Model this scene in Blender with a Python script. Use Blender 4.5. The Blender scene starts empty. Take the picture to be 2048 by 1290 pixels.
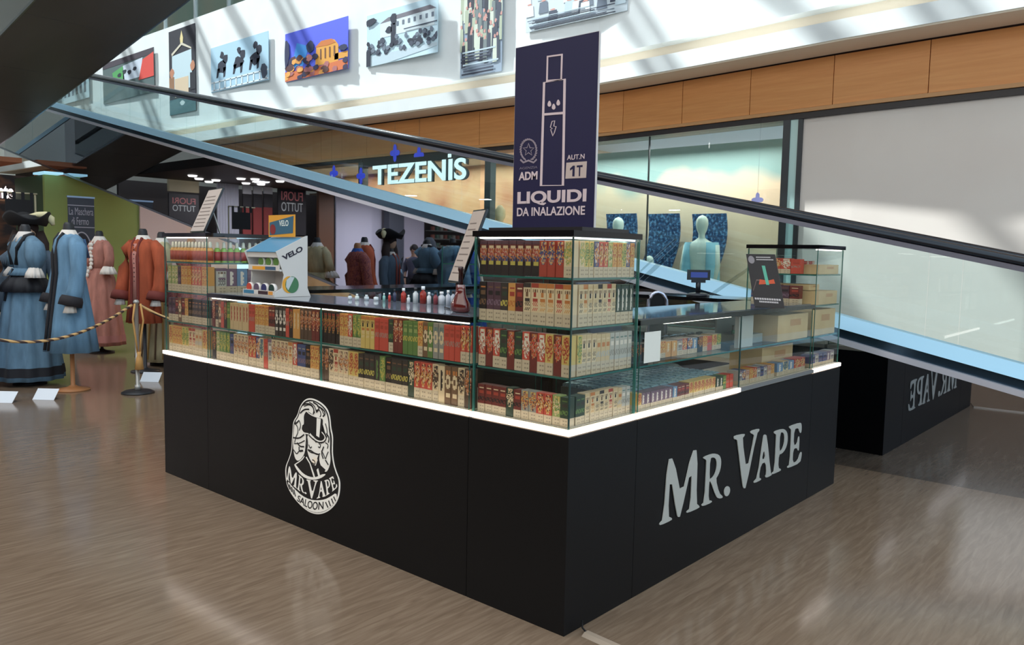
import bpy, bmesh, math, random
from mathutils import Vector, Matrix
random.seed(7)
SC = bpy.context.scene
COL = SC.collection
# ------------------------------------------------------------------ camera
FPX, YAW, PITCH, ROLL = 1593.08, 0.71822, -0.08453, 0.01945
CP = Vector((-2.5142, -1.8839, 1.55))
_f = Vector((math.cos(YAW)*math.cos(PITCH), math.sin(YAW)*math.cos(PITCH), math.sin(PITCH)))
_r = Vector((math.sin(YAW), -math.cos(YAW), 0)); _u = _r.cross(_f)
_c, _s = math.cos(ROLL), math.sin(ROLL)
CR, CU = _c*_r + _s*_u, -_s*_r + _c*_u
cam = bpy.data.cameras.new('camera'); camo = bpy.data.objects.new('camera', cam); COL.objects.link(camo)
cam.sensor_width = 36; cam.lens = FPX/2048*36; cam.clip_start = 0.05; cam.clip_end = 200
m = Matrix((CR, CU, -_f)).transposed().to_4x4(); m.translation = CP
camo.matrix_world = m; SC.camera = camo
# ------------------------------------------------------------------ world, sun, added fill lamps, exposure
SC.view_settings.view_transform = 'Standard'; SC.view_settings.look = 'None'
SC.view_settings.exposure = 0.05; SC.view_settings.gamma = 1.0; SC.view_settings.use_curve_mapping = False
SC.cycles.transparent_max_bounces = 32; SC.cycles.max_bounces = 8; SC.cycles.glossy_bounces = 5
SC.cycles.use_denoising = True; SC.cycles.sample_clamp_indirect = 6
w = bpy.data.worlds.new('world'); SC.world = w; w.use_nodes = True
w.node_tree.nodes['Background'].inputs[0].default_value = (0.62, 0.82, 1.0, 1)
w.node_tree.nodes['Background'].inputs[1].default_value = 1.7
sl = bpy.data.lights.new('sun', 'SUN'); sl.energy = 11.0; sl.angle = 0.02; sl.color = (0.88, 0.98, 1.0)
so = bpy.data.objects.new('sun', sl); COL.objects.link(so)
so.rotation_euler = Vector((0.245, -0.75, -1.0)).to_track_quat('-Z', 'Y').to_euler()
def area(name, loc, rot, sx, sy, e, col=(1, 1, 1)):
    l = bpy.data.lights.new(name, 'AREA'); l.shape = 'RECTANGLE'; l.size = sx; l.size_y = sy; l.energy = e; l.color = col
    o = bpy.data.objects.new(name, l); COL.objects.link(o); o.location = loc; o.rotation_euler = rot
    return o
area('overhead_fill', (-3.0, 4.0, 11.7), (0, 0, 0), 9, 24, 1500, (0.9, 0.95, 1.0))  # added soft fill under the closed ceiling, standing in for roof daylight
area('side_fill', (-11.6, 3.0, 6.6), (0, math.radians(-90), 0), 5, 20, 420, (1.0, 0.97, 0.92))  # added side fill to brighten the wood fascia, no real window there
# ------------------------------------------------------------------ helpers
def ray(x, y): return (x-1024)/FPX*CR - (y-645)/FPX*CU + _f
def at(x, y, ax, val):
    d = ray(x, y); return CP + d*((val-CP[ax])/d[ax])
FY = [(-9, 6.0), (-0.6, 6.04), (1, 6.12), (2.6, 6.27), (4.3, 6.41), (5.7, 6.38), (9.1, 6.22), (12.3, 6.14), (26, 6.0)]
def xf(y):
    for (a, xa), (b, xb) in zip(FY, FY[1:]):
        if y <= b: return xa + (xb-xa)*max(0, (y-a)/(b-a))
    return FY[-1][1]
def atf(x, y, off=0.0):
    v = 6.3
    for _ in range(8): P = at(x, y, 0, v+off); v = xf(P.y)
    return P
def lin(c):
    c = c/255.0
    return c/12.92 if c <= 0.04045 else ((c+0.055)/1.055)**2.4
MC = {}
def mat(rgb, rough=0.5, metal=0.0, spec=0.5, emit=0, coat=0, name=None):
    k = (tuple(rgb), rough, metal, spec, emit, coat)
    if k in MC: return MC[k]
    m = bpy.data.materials.new(name or 'paint'); m.use_nodes = True
    b = m.node_tree.nodes['Principled BSDF']
    col = (lin(rgb[0]), lin(rgb[1]), lin(rgb[2]), 1)
    b.inputs['Base Color'].default_value = col
    b.inputs['Roughness'].default_value = rough; b.inputs['Metallic'].default_value = metal
    b.inputs['Specular IOR Level'].default_value = spec; b.inputs['Coat Weight'].default_value = coat
    if emit: b.inputs['Emission Color'].default_value = col; b.inputs['Emission Strength'].default_value = emit
    MC[k] = m; return m
def noisemat(name, stops, scale, rough=0.5, stretch=(1, 1, 1), detail=6, metal=0, bump=0, spec=0.5, coat=0, dist=0):
    m = bpy.data.materials.new(name); m.use_nodes = True; nt = m.node_tree; b = nt.nodes['Principled BSDF']
    tc = nt.nodes.new('ShaderNodeTexCoord'); mp = nt.nodes.new('ShaderNodeMapping'); mp.inputs['Scale'].default_value = stretch
    n = nt.nodes.new('ShaderNodeTexNoise'); n.inputs['Scale'].default_value = scale; n.inputs['Detail'].default_value = detail
    n.inputs['Distortion'].default_value = dist
    r = nt.nodes.new('ShaderNodeValToRGB')
    while len(r.color_ramp.elements) < len(stops): r.color_ramp.elements.new(0.5)
    for e, (p, c) in zip(r.color_ramp.elements, stops): e.position = p; e.color = (lin(c[0]), lin(c[1]), lin(c[2]), 1)
    L = nt.links.new; L(tc.outputs['Object'], mp.inputs[0]); L(mp.outputs[0], n.inputs['Vector']); L(n.outputs['Fac'], r.inputs[0]); L(r.outputs[0], b.inputs['Base Color'])
    b.inputs['Roughness'].default_value = rough; b.inputs['Metallic'].default_value = metal; b.inputs['Specular IOR Level'].default_value = spec
    b.inputs['Coat Weight'].default_value = coat; b.inputs['Coat Roughness'].default_value = 0.05
    if bump:
        bp = nt.nodes.new('ShaderNodeBump'); bp.inputs['Strength'].default_value = bump; bp.inputs['Distance'].default_value = 0.01
        L(n.outputs['Fac'], bp.inputs['Height']); L(bp.outputs[0], b.inputs['Normal'])
    return m
def glassmat(name, tint, base=0.04, gloss=0.9, rough=0.0):
    m = bpy.data.materials.new(name); m.use_nodes = True; nt = m.node_tree; nt.nodes.clear()
    o = nt.nodes.new('ShaderNodeOutputMaterial'); mx = nt.nodes.new('ShaderNodeMixShader')
    t = nt.nodes.new('ShaderNodeBsdfTransparent'); t.inputs[0].default_value = (*tint, 1)
    g = nt.nodes.new('ShaderNodeBsdfGlossy'); g.inputs['Roughness'].default_value = rough
    lw = nt.nodes.new('ShaderNodeLayerWeight'); lw.inputs[0].default_value = 0.5
    p = nt.nodes.new('ShaderNodeMath'); p.operation = 'POWER'; p.inputs[1].default_value = 4.5
    q = nt.nodes.new('ShaderNodeMath'); q.operation = 'MULTIPLY_ADD'; q.inputs[1].default_value = gloss; q.inputs[2].default_value = base
    L = nt.links.new; L(lw.outputs['Facing'], p.inputs[0]); L(p.outputs[0], q.inputs[0]); L(q.outputs[0], mx.inputs[0])
    L(t.outputs[0], mx.inputs[1]); L(g.outputs[0], mx.inputs[2]); L(mx.outputs[0], o.inputs[0])
    return m
GLASS = glassmat('clear_glass', (0.97, 0.99, 0.985), 0.02, 0.5)
GLASSB = glassmat('balustrade_glass', (0.92, 0.96, 0.96), 0.03, 0.6)
GLASSW = glassmat('shop_glass', (0.94, 0.985, 0.98), 0.05, 0.7)
ACRYL = glassmat('acrylic', (0.90, 0.93, 0.93), 0.13, 0.9)
EDGE = mat((48, 98, 86), 0.15, name='glass_edge')
EDGED = mat((38, 62, 58), 0.2, name='dark_glass_edge')
BLACK = mat((15, 14, 15), 0.45, spec=0.22, name='black_laminate')
BLKG = mat((14, 14, 16), 0.08, name='gloss_black')
WHITE = mat((228, 228, 226), 0.6); LEDM = mat((255, 244, 236), 0.5, emit=5.5, name='led_strip')
LEDS = mat((255, 246, 230), 0.5, emit=4.5, name='shelf_led')
CHROME = mat((200, 205, 212), 0.18, 1.0, name='chrome'); STEEL = mat((150, 158, 170), 0.3, 1.0, name='steel')

class MB:
    def __init__(s): s.v = []; s.f = []; s.mi = []; s.sm = []; s.mats = []
    def m(s, mat_):
        if mat_ not in s.mats: s.mats.append(mat_)
        return s.mats.index(mat_)
    def face(s, pts, mat_, smooth=False):
        n = len(s.v); s.v += [tuple(p) for p in pts]; s.f.append(list(range(n, n+len(pts)))); s.mi.append(s.m(mat_)); s.sm.append(smooth)
    def box(s, a, b, mat_, side=None, thin=None):
        x0, y0, z0 = [min(p, q) for p, q in zip(a, b)]; x1, y1, z1 = [max(p, q) for p, q in zip(a, b)]
        n = len(s.v); s.v += [(x0,y0,z0),(x1,y0,z0),(x1,y1,z0),(x0,y1,z0),(x0,y0,z1),(x1,y0,z1),(x1,y1,z1),(x0,y1,z1)]
        for q, ax in (((0,3,2,1),2),((4,5,6,7),2),((0,1,5,4),1),((2,3,7,6),1),((1,2,6,5),0),((3,0,4,7),0)):
            s.f.append([n+i for i in q]); s.mi.append(s.m(mat_ if (side is None or ax == thin) else side)); s.sm.append(False)
    def prism(s, poly, vec, mat_, smooth=False):
        vec = Vector(vec); P = [Vector(p) for p in poly]; n = len(P)
        nrm = Vector((0, 0, 0))
        for i in range(n): nrm += P[i].cross(P[(i+1) % n])
        if nrm.dot(vec) > 0: P = P[::-1]
        b = len(s.v); s.v += [tuple(p) for p in P] + [tuple(p+vec) for p in P]; k = s.m(mat_)
        s.f.append(list(range(b, b+n))); s.f.append([b+n+i for i in range(n)][::-1]); s.mi += [k, k]; s.sm += [False, False]
        for i in range(n):
            j = (i+1) % n; s.f.append([b+j, b+i, b+n+i, b+n+j]); s.mi.append(k); s.sm.append(smooth)
    def loft(s, rings, mat_, N=32, caps=True, smooth=True):
        """rings: list of (centre, u axis, v axis[, fold amplitude, folds, phase])"""
        b = len(s.v); k = s.m(mat_)
        for r in rings:
            c, U, V = Vector(r[0]), Vector(r[1]), Vector(r[2]); fa, nf, ph = (list(r[3:])+[0, 0, 0])[:3]
            for i in range(N):
                t = 2*math.pi*i/N; g = 1+fa*math.sin(nf*t+ph)
                s.v.append(tuple(c+U*math.cos(t)*g+V*math.sin(t)*g))
        for j in range(len(rings)-1):
            for i in range(N):
                a = b+j*N+i; a2 = b+j*N+(i+1) % N
                s.f.append([a, a2, a2+N, a+N]); s.mi.append(k); s.sm.append(smooth)
        if caps:
            s.f.append([b+i for i in range(N)][::-1]); s.f.append([b+(len(rings)-1)*N+i for i in range(N)]); s.mi += [k, k]; s.sm += [False, False]
    def tube(s, pts, r, mat_, N=12, caps=True):
        P = [Vector(p) for p in pts]; R = r if isinstance(r, (list, tuple)) else [r]*len(P); rings = []
        for i, p in enumerate(P):
            d = (P[min(i+1, len(P)-1)]-P[max(i-1, 0)]).normalized()
            up = Vector((0, 0, 1)) if abs(d.z) < 0.95 else Vector((1, 0, 0))
            u = d.cross(up).normalized(); v = u.cross(d); rings.append((p, u*R[i], v*R[i]))
        s.loft(rings, mat_, N, caps)
    def lathe(s, c, prof, mat_, N=24, sx=1, sy=1):
        s.loft([((c[0], c[1], c[2]+z), (r*sx, 0, 0), (0, r*sy, 0)) for z, r in prof], mat_, N)
    def ball(s, c, rx, ry, rz, mat_, N=20, M=10):
        s.loft([((c[0], c[1], c[2]-rz*math.cos(math.pi*(j+0.001)/M)), (max(1e-4, rx*math.sin(math.pi*j/M)), 0, 0), (0, max(1e-4, ry*math.sin(math.pi*j/M)), 0)) for j in range(M+1)], mat_, N, caps=False)
    def build(s, name, parent=None, local=False):
        me = bpy.data.meshes.new(name); v = s.v
        if parent is not None and not local:
            r = parent
            while r.parent: r = r.parent
            inv = r.matrix_basis.inverted(); v = [tuple(inv @ Vector(p)) for p in v]
        me.from_pydata(v, [], s.f)
        for q in s.mats: me.materials.append(q)
        me.polygons.foreach_set('material_index', s.mi); me.polygons.foreach_set('use_smooth', s.sm); me.update()
        o = bpy.data.objects.new(name, me); COL.objects.link(o); o.parent = parent
        return o
def tag(o, label, cat, group=None):
    o['label'] = label; o['category'] = cat
    if group: o['group'] = group
    return o
def thing(name, label, cat, loc=(0, 0, 0), rz=0, group=None):
    o = bpy.data.objects.new(name, None); COL.objects.link(o); o.location = loc; o.rotation_euler = (0, 0, rz); o.empty_display_size = 0.1
    return tag(o, label, cat, group)
def boxo(name, a, b, mat_, parent=None):
    q = MB(); q.box(a, b, mat_); return q.build(name, parent)
def struct(name, mb):
    o = mb.build(name); o['kind'] = 'structure'; return o
def copy_tree(o, parent=None):
    c = o.copy(); COL.objects.link(c); c.parent = parent
    for ch in list(o.children): copy_tree(ch, c)
    return c
class Plane:
    """a plane in the world: origin O, in-plane axes U, V, outward normal N"""
    def __init__(s, O, U, V):
        s.O, s.U, s.V = Vector(O), Vector(U).normalized(), Vector(V).normalized(); s.N = s.U.cross(s.V)
    def px(s, x, y):
        d = ray(x, y); t = (s.O-CP).dot(s.N)/d.dot(s.N); P = CP+d*t-s.O
        return (P.dot(s.U), P.dot(s.V))
    def w(s, u, v, n=0): return s.O+s.U*u+s.V*v+s.N*n
def curve_mesh(cu):
    o = bpy.data.objects.new('t', cu); COL.objects.link(o)
    dg = bpy.context.evaluated_depsgraph_get(); dg.update()
    me = bpy.data.meshes.new_from_object(o.evaluated_get(dg)); COL.objects.unlink(o); bpy.data.objects.remove(o); return me
def put_mesh(me, pl, name, mat_, parent, n0, S=None):
    r = parent
    if r is not None:
        while r.parent: r = r.parent
    inv = r.matrix_basis.inverted() if r is not None else Matrix()
    for v in me.vertices:
        x, y, z = v.co
        if S: x, y = S(x, y)
        v.co = inv @ pl.w(x, y, n0+z)
    me.materials.clear(); me.materials.append(mat_); me.update()
    o = bpy.data.objects.new(name, me); COL.objects.link(o); o.parent = parent; return o
def art(name, polys, pl, mat_, parent, n0=0.002, thick=0.001, smooth=False):
    """flat printed or cut shapes; polys are lists of in-plane (u, v) points, inner loops cut holes"""
    cu = bpy.data.curves.new(name, 'CURVE'); cu.dimensions = '2D'; cu.fill_mode = 'BOTH'; cu.extrude = thick
    for p in polys:
        sp = cu.splines.new('POLY'); sp.points.add(len(p)-1); sp.use_cyclic_u = True
        for i, (x, y) in enumerate(p): sp.points[i].co = (x, y, 0, 1)
    return put_mesh(curve_mesh(cu), pl, name, mat_, parent, n0)
def smoothp(p, it=2):
    for _ in range(it):
        q = []
        for i in range(len(p)):
            a, b = p[i], p[(i+1) % len(p)]
            q += [(a[0]*.75+b[0]*.25, a[1]*.75+b[1]*.25), (a[0]*.25+b[0]*.75, a[1]*.25+b[1]*.75)]
        p = q
    return p
def text(name, body, pl, mat_, parent, u0, v0, u1, v1, n0=0.002, thick=0.001, bold=0.0, warp=None):
    cu = bpy.data.curves.new(name, 'FONT'); cu.body = body; cu.size = 1; cu.extrude = thick; cu.offset = bold
    me = curve_mesh(cu); xs = [v.co.x for v in me.vertices]; ys = [v.co.y for v in me.vertices]
    a, b, c, d = min(xs), max(xs), min(ys), max(ys)
    def S(x, y):
        s_, t_ = (x-a)/(b-a), (y-c)/(d-c)
        if warp: return warp(s_, t_)
        return u0+(u1-u0)*s_, v0+(v1-v0)*t_
    return put_mesh(me, pl, name, mat_, parent, n0, S)
def openc(p):
    for _ in range(2):
        q = [p[0]]
        for a, b in zip(p, p[1:]): q += [(a[0]*.75+b[0]*.25, a[1]*.75+b[1]*.25), (a[0]*.25+b[0]*.75, a[1]*.25+b[1]*.75)]
        p = q+[p[-1]]
    return p
def stroke(pts, wd, closed=False):
    """polygon around a polyline, wd wide"""
    P = [Vector(p) for p in pts]; n = len(P); L, R = [], []
    for i in range(n):
        a = P[(i-1) % n] if closed or i else P[i]; b = P[(i+1) % n] if closed or i < n-1 else P[i]
        d = (b-a).normalized(); q = Vector((-d.y, d.x))*wd/2; L.append(tuple(P[i]+q)); R.append(tuple(P[i]-q))
    return [L, R] if closed else [L+R[::-1]]
# ------------------------------------------------------------------ floor, walls, roof
FLOORM = noisemat('travertine', [(0.25, (108, 89, 72)), (0.5, (122, 102, 84)), (0.75, (136, 116, 97))], 13, 0.14, (0.3, 3.0, 1), 10, spec=0.45, dist=0.9, bump=0.02)
q = MB(); q.box((-12, -9, -0.1), (12, 30, 0), FLOORM); struct('floor', q)
CEIL = mat((232, 234, 232), 0.8); SOFF = mat((58, 48, 42), 0.55); CREAM = mat((232, 226, 210), 0.75)
q = MB()
q.box((-12, -9, 12.0), (2.6, 30, 12.2), CEIL); q.box((5.4, -9, 12.0), (12, 30, 12.2), CEIL)
struct('ceiling', q)
q = MB()
BEAM = mat((205, 212, 218), 0.6)
for i in range(11):
    y = -6.6+i*3.15
    q.box((2.6, y, 11.9), (5.4, y+0.06, 12.1), BEAM); q.box((2.6, y+0.28, 11.9), (5.4, y+0.42, 12.1), BEAM)
    if i % 3 == 1: q.prism([(2.6, y+0.5, 12.0), (2.6, y+0.85, 12.0), (5.4, y+2.6, 12.0), (5.4, y+2.25, 12.0)], (0, 0, 0.06), BEAM)
struct('trim_1', q)
def fstrip(q, oA, oB, zA, zB, m_, y0=-7, y1=26, step=None):
    ys = sorted({y0, y1} | {y for y, _ in FY if y0 < y < y1} | {1.8, 3.4, 4.9, 7.2} & {y for y in (1.8, 3.4, 4.9, 7.2) if y0 < y < y1})
    for a, b in zip(ys, ys[1:]):
        A = [(xf(a)+oA, a), (xf(b)+oA, b), (xf(b)+oB, b), (xf(a)+oB, a)]
        q.prism([(x, y, zA) for x, y in A], (0, 0, zB-zA), m_)
WALLW = noisemat('white_plaster', [(0.3, (226, 228, 226)), (0.7, (234, 236, 234))], 2, 0.7)
BEIGE = mat((232, 216, 194), 0.75)
q = MB(); fstrip(q, -0.25, 0.3, 4.14, 6.32, WALLW); struct('wall_gallery', q)
q = MB(); fstrip(q, -0.08, 0.3, 3.74, 4.14, BEIGE); struct('trim_2', q)
q = MB(); fstrip(q, -0.46, -0.08, 3.74, 3.93, WALLW); struct('trim_3', q)
q = MB(); fstrip(q, -0.45, 0.0, 3.722, 3.74, BEIGE); struct('trim_4', q)
WOODM = noisemat('oak_veneer', [(0.3, (226, 150, 84)), (0.6, (234, 160, 94)), (0.8, (238, 168, 102))], 5, 0.4, (1, 0.35, 7), 8, dist=0.5)
WGAP = mat((60, 34, 24), 0.7)
seam = [atf(x, 200, 0).y for x in (1855, 1665, 1500, 1365, 1247)]
st = seam[2]-seam[1]; ys = [26.0]
y = seam[4]
while y < 24: y += (seam[4]-seam[0])/4; ys.insert(0, y) if False else ys.append(y)
ys = sorted([-7, seam[0]-1.3, seam[0]] + seam[1:] + [seam[4]+1.27*(i+1) for i in range(16)])
q = MB()
for a, b in zip(ys, ys[1:]):
    q.prism([(xf(a), a+0.004, 3.20), (xf(b), b-0.004, 3.20), (xf(b)+0.03, b-0.004, 3.20), (xf(a)+0.03, a+0.004, 3.20)], (0, 0, 0.505), WOODM)
struct('wall_fascia', q)
q = MB(); fstrip(q, 0.035, 0.3, 3.15, 3.74, WGAP); struct('trim_5', q)
q = MB(); fstrip(q, -0.02, 0.3, 3.155, 3.195, mat((205, 150, 98), 0.4)); struct('trim_6', q)
q = MB(); fstrip(q, 0.0, 0.3, 3.09, 3.15, mat((44, 38, 40), 0.4)); struct('trim_7', q)
# gallery above the parapet: slab, far wall, glass rail with posts
q = MB(); q.box((6.4, -7, 4.2), (12, 28, 4.4), CEIL); struct('floor_gallery', q)
q = MB(); q.box((8.6, -7, 4.4), (8.8, 28, 11.9), noisemat('gallery_wall', [(0.35, (140, 122, 100)), (0.5, (96, 118, 104)), (0.65, (150, 136, 118))], 0.35, 0.5, (1, 1, 0.3), 2)); struct('wall_upper', q)
q = MB()
for i in range(14):
    y = 9.2+i*1.32; q.box((xf(y)-0.18, y, 6.32), (xf(y)-0.12, y+0.05, 7.4), mat((190, 200, 204), 0.35, 0.6))
    q.box((xf(y)-0.16, y+0.06, 6.33), (xf(y)-0.15, y+1.31, 7.3), GLASSB)
struct('trim_8', q)
# room ends and left side
q = MB(); WBR = noisemat('dark_brown_wall', [(0.3, (58, 42, 34)), (0.5, (96, 64, 46)), (0.7, (72, 54, 46))], 0.6, 0.5, (1, 1, 1), 3)
q.box((-12.2, -9, 0), (-12, 30, 4.2), WBR); q.box((-12.2, -9, 4.2), (-12, 30, 12), CREAM); struct('wall_left', q)
q = MB(); q.box((-12, 29.8, 0), (12, 30, 12), CREAM); struct('wall_back', q)
# white hoarding of the closed shop, right of the dark post
HOARD = noisemat('hoarding', [(0.2, (222, 208, 198)), (0.8, (228, 216, 206))], 1.5, 0.35)
yb = atf(1597, 400).y
q = MB(); fstrip(q, 0.04, 0.12, 0, 3.09, HOARD, -7, yb); struct('wall_right', q)
yp = atf(1570, 400).y
FR = mat((52, 56, 60), 0.35, 0.4)
q = MB(); q.box((xf(yp)+0.0, yb, 0), (xf(yp)+0.05, yb+0.05, 3.09), FR); q.box((xf(yp)+0.0, yp-0.02, 0), (xf(yp)+0.07, yp+0.06, 3.09), FR)
q.box((xf(yp)+0.01, yb+0.05, 0), (xf(yp)+0.03, yp-0.02, 3.09), mat((176, 206, 200), 0.2)); struct('trim_9', q)
# shop windows: y spans of glass between posts
posts = [atf(975, 360).y, atf(721, 350).y]
def glass_run(name, y0, y1, seams, z0=0.0, z1=3.09, m_=GLASSW):
    ys = [y0]+sorted(seams)+[y1]
    q = MB()
    for a, b in zip(ys, ys[1:]):
        n = max(1, int((b-a)/1.2))
        for i in range(n):
            p, r = a+(b-a)*i/n, a+(b-a)*(i+1)/n
            g = 0.004
            A = [(xf(p)+0.06, p+(g if i == 0 else 0)), (xf(r)+0.06, r-(g if i == n-1 else 0)), (xf(r)+0.07, r-(g if i == n-1 else 0)), (xf(p)+0.07, p+(g if i == 0 else 0))]
            q.prism([(x, y, z0) for x, y in A], (0, 0, z1-z0), m_)
    return struct(name, q)
sea = [atf(1413, 300).y, atf(1293, 320).y]
glass_run('window_1', yp+0.07, posts[0], sea)
glass_run('window_2', posts[0]+0.2, posts[1]-0.1, [], 2.2, 3.09)
glass_run('window_3', posts[1]+0.1, 16, [11, 13])
q = MB()
s_ = sea[1]; q.box((xf(s_)+0.05, s_-0.006, 0), (xf(s_)+0.075, s_+0.006, 3.09), FR)
for p_ in posts: q.box((xf(p_), p_-0.06, 0), (xf(p_)+0.12, p_+0.06, 3.09), mat((92, 100, 104), 0.35, 0.3))
q.box((xf(9)+0.0, posts[0], 3.0), (xf(9)+0.12, posts[1], 3.09), FR)
struct('trim_10', q)
# cream display backdrop, teal sky reflection painted into it, and shop interior
m_ = bpy.data.materials.new('painted_sky_reflection'); m_.use_nodes = True; nt = m_.node_tree; b = nt.nodes['Principled BSDF']
tc = nt.nodes.new('ShaderNodeTexCoord'); sx = nt.nodes.new('ShaderNodeSeparateXYZ'); n = nt.nodes.new('ShaderNodeTexNoise'); n.inputs['Scale'].default_value = 1.1; n.inputs['Detail'].default_value = 2
ma = nt.nodes.new('ShaderNodeMath'); ma.operation = 'MULTIPLY_ADD'; ma.inputs[1].default_value = 1.3
r_ = nt.nodes.new('ShaderNodeValToRGB'); r_.color_ramp.elements[0].position = 0.38; r_.color_ramp.elements[1].position = 0.62
r_.color_ramp.elements[0].color = (lin(240), lin(214), lin(186), 1); r_.color_ramp.elements[1].color = (lin(146), lin(180), lin(178), 1)
m2 = nt.nodes.new('ShaderNodeMath'); m2.operation = 'MULTIPLY_ADD'; m2.inputs[1].default_value = 0.72; m2.inputs[2].default_value = -2.02
L = nt.links.new; L(tc.outputs['Object'], sx.inputs[0]); L(tc.outputs['Object'], n.inputs['Vector']); L(sx.outputs['Z'], m2.inputs[0]); L(n.outputs['Fac'], ma.inputs[0]); L(m2.outputs[0], ma.inputs[2]); L(ma.outputs[0], r_.inputs[0]); L(r_.outputs[0], b.inputs['Base Color'])
SKYREF = m_
q = MB(); q.box((7.45, yp+0.1, 0), (7.5, 5.9, 3.09), SKYREF); struct('wall_display', q)
q = MB(); q.box((xf(3)+0.12, yp+0.02, 0), (7.5, yp+0.1, 3.09), CREAM); struct('wall_display_side', q)
SHOPW = noisemat('shop_wall', [(0.3, (206, 160, 122)), (0.5, (222, 188, 152)), (0.7, (190, 130, 104))], 0.8, 0.6, (1, 1, 1), 3)
q = MB(); q.box((9.0, 5.9, 0), (9.1, 17, 3.3), SHOPW); q.box((7.5, 5.85, 0), (9.0, 5.9, 3.3), SHOPW); struct('wall_shop', q)
q = MB(); q.box((6.72, -7, 3.3), (12, 28, 3.4), CEIL); struct('ceiling_shop', q)
area('display_light', (6.95, 4.0, 3.0), (0, 0, 0), 0.5, 3.4, 52, (1, 0.97, 0.92))
area('shop_light', (7.9, 10.0, 3.25), (0, 0, 0), 1.8, 7, 200, (1, 0.86, 0.72))
# ------------------------------------------------------------------ moving walkway behind the kiosk
X0 = 3.65; SL = 0.21
def side_poly(o0, o1, ya, yb, sl=SL, x=X0, base=0.0):
    """side outline between two offsets above the sloping base line, cut off at the floor"""
    z = lambda y, o: base+o+sl*y
    P = []
    if z(ya, o0) < 0:
        P += [(x, ya, 0)] if z(ya, o1) >= 0 else []
        P += [(x, -(base+o0)/sl, 0)]
    else: P += [(x, ya, z(ya, o0))]
    P += [(x, yb, z(yb, o0)), (x, yb, z(yb, o1))]
    P += [(x, ya, z(ya, o1))] if z(ya, o1) >= 0 else [(x, -(base+o1)/sl, 0)]
    return P
MIRR = bpy.data.materials.new('mirror_cladding'); MIRR.use_nodes = True; b = MIRR.node_tree.nodes['Principled BSDF']
b.inputs['Base Color'].default_value = (0.42, 0.45, 0.50, 1); b.inputs['Metallic'].default_value = 1.0; b.inputs['Roughness'].default_value = 0.015
DARKM = mat((40, 44, 50), 0.35, 0.5); RUB = mat((24, 22, 28), 0.22, name='rubber_handrail')
BLUEM = mat((164, 206, 228), 0.42, 0.25, name='brushed_deck')
W = thing('moving_walkway', 'long sloping moving walkway with glass balustrade and mirrored side behind the kiosk', 'walkway', (X0, 1.26, 0))
def sp(name, x0, x1, o0, o1, mt, parent=W, ya=-4.0, yb=19.5, sl=SL, base=0.0):
    q = MB(); q.prism(side_poly(o0, o1, ya, yb, sl, x0, base), (x1-x0, 0, 0), mt); return q.build(name, parent)
sp('mirror_cladding', X0, X0+0.012, -0.23, 0.885, MIRR)
sp('lower_trim', X0-0.01, X0+0.02, -0.265, -0.232, STEEL)
sp('truss', X0+0.03, 4.95, -0.24, 0.82, DARKM)
sp('side_trim', X0-0.02, X0+0.03, 0.887, 0.93, mat((216, 216, 226), 0.3, 0.4))
sp('skirt_channel', X0+0.02, X0+0.06, 0.932, 1.0, mat((52, 74, 92), 0.25, 0.8))
q = MB(); q.prism([(X0-0.005, -4, 1.0-4*SL), (X0+0.05, -4, 1.095-4*SL), (X0+0.16, -4, 1.095-4*SL), (X0+0.16, -4, 1.0-4*SL)], (0, 23.5, 23.5*SL), BLUEM); q.build('outer_deck', W)
q = MB(); q.prism([(4.72, -4, 0.88-4*SL), (4.72, -4, 0.95-4*SL), (4.86, -4, 0.95-4*SL), (4.9, -4, 0.88-4*SL)], (0, 23.5, 23.5*SL), BLUEM); q.build('outer_deck', W)
sp('tread', X0+0.2, 4.7, 0.83, 0.87, mat((70, 74, 80), 0.4, 0.6))
for xg in (X0+0.09, 4.78):
    gl = [-3.9+1.18*i for i in range(21)]
    for a in gl[:-1]:
        sp('glass_panel', xg, xg+0.012, 1.096 if xg < 4 else 0.951, 1.70, GLASSB, ya=a, yb=a+1.174)
    for dz, hw, mm, nm in ((1.722, 0.02, mat((140, 142, 158), 0.3, 0.8), 'rail_guide'),):
        q = MB(); q.prism([(xg-0.018, -4, dz-0.022-4*SL), (xg-0.018, -4, dz+0.015-4*SL), (xg+0.03, -4, dz+0.015-4*SL), (xg+0.03, -4, dz-0.022-4*SL)], (0, 23.5, 23.5*SL), mm); q.build(nm, W)
    prof = [(xg+0.006+0.045*math.cos(t), -4, 1.768-4*SL+0.032*math.sin(t)) for t in [2*math.pi*i/16 for i in range(16)]]
    q = MB(); q.prism(prof, (0, 23.5, 23.5*SL), RUB, True); q.build('handrail', W)
# second walkway, crossing overhead on the left: only its underside and side show
S2, B2 = -0.169, 4.57+1.69
W2 = thing('moving_walkway', 'dark underside of the second moving walkway crossing overhead at the upper left corner', 'walkway', (2.0, 10.0, B2-1.69))
UND = noisemat('dark_underside', [(0.3, (84, 82, 80)), (0.7, (104, 104, 104))], 0.8, 0.45, (1, 0.3, 1), 3, metal=0.15)
q = MB()
for i in range(14):
    a = -6.0+i*2.0; q.prism([(1.29, a, B2+S2*a), (1.29, a+1.99, B2+S2*(a+1.99)), (1.29, a+1.99, B2+S2*(a+1.99)+0.03), (1.29, a, B2+S2*a+0.03)], (1.49, 0, 0), UND)
q.build('underside_panels', W2)
def sp2(name, x0, x1, o0, o1, mt, ya=-6, yb=22):
    q = MB(); z = lambda y, o: B2+S2*y+o
    q.prism([(x0, ya, z(ya, o0)), (x0, yb, z(yb, o0)), (x0, yb, z(yb, o1)), (x0, ya, z(ya, o1))], (x1-x0, 0, 0), mt); return q.build(name, W2)
sp2('truss', 1.31, 2.76, 0.035, 1.05, DARKM)
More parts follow.
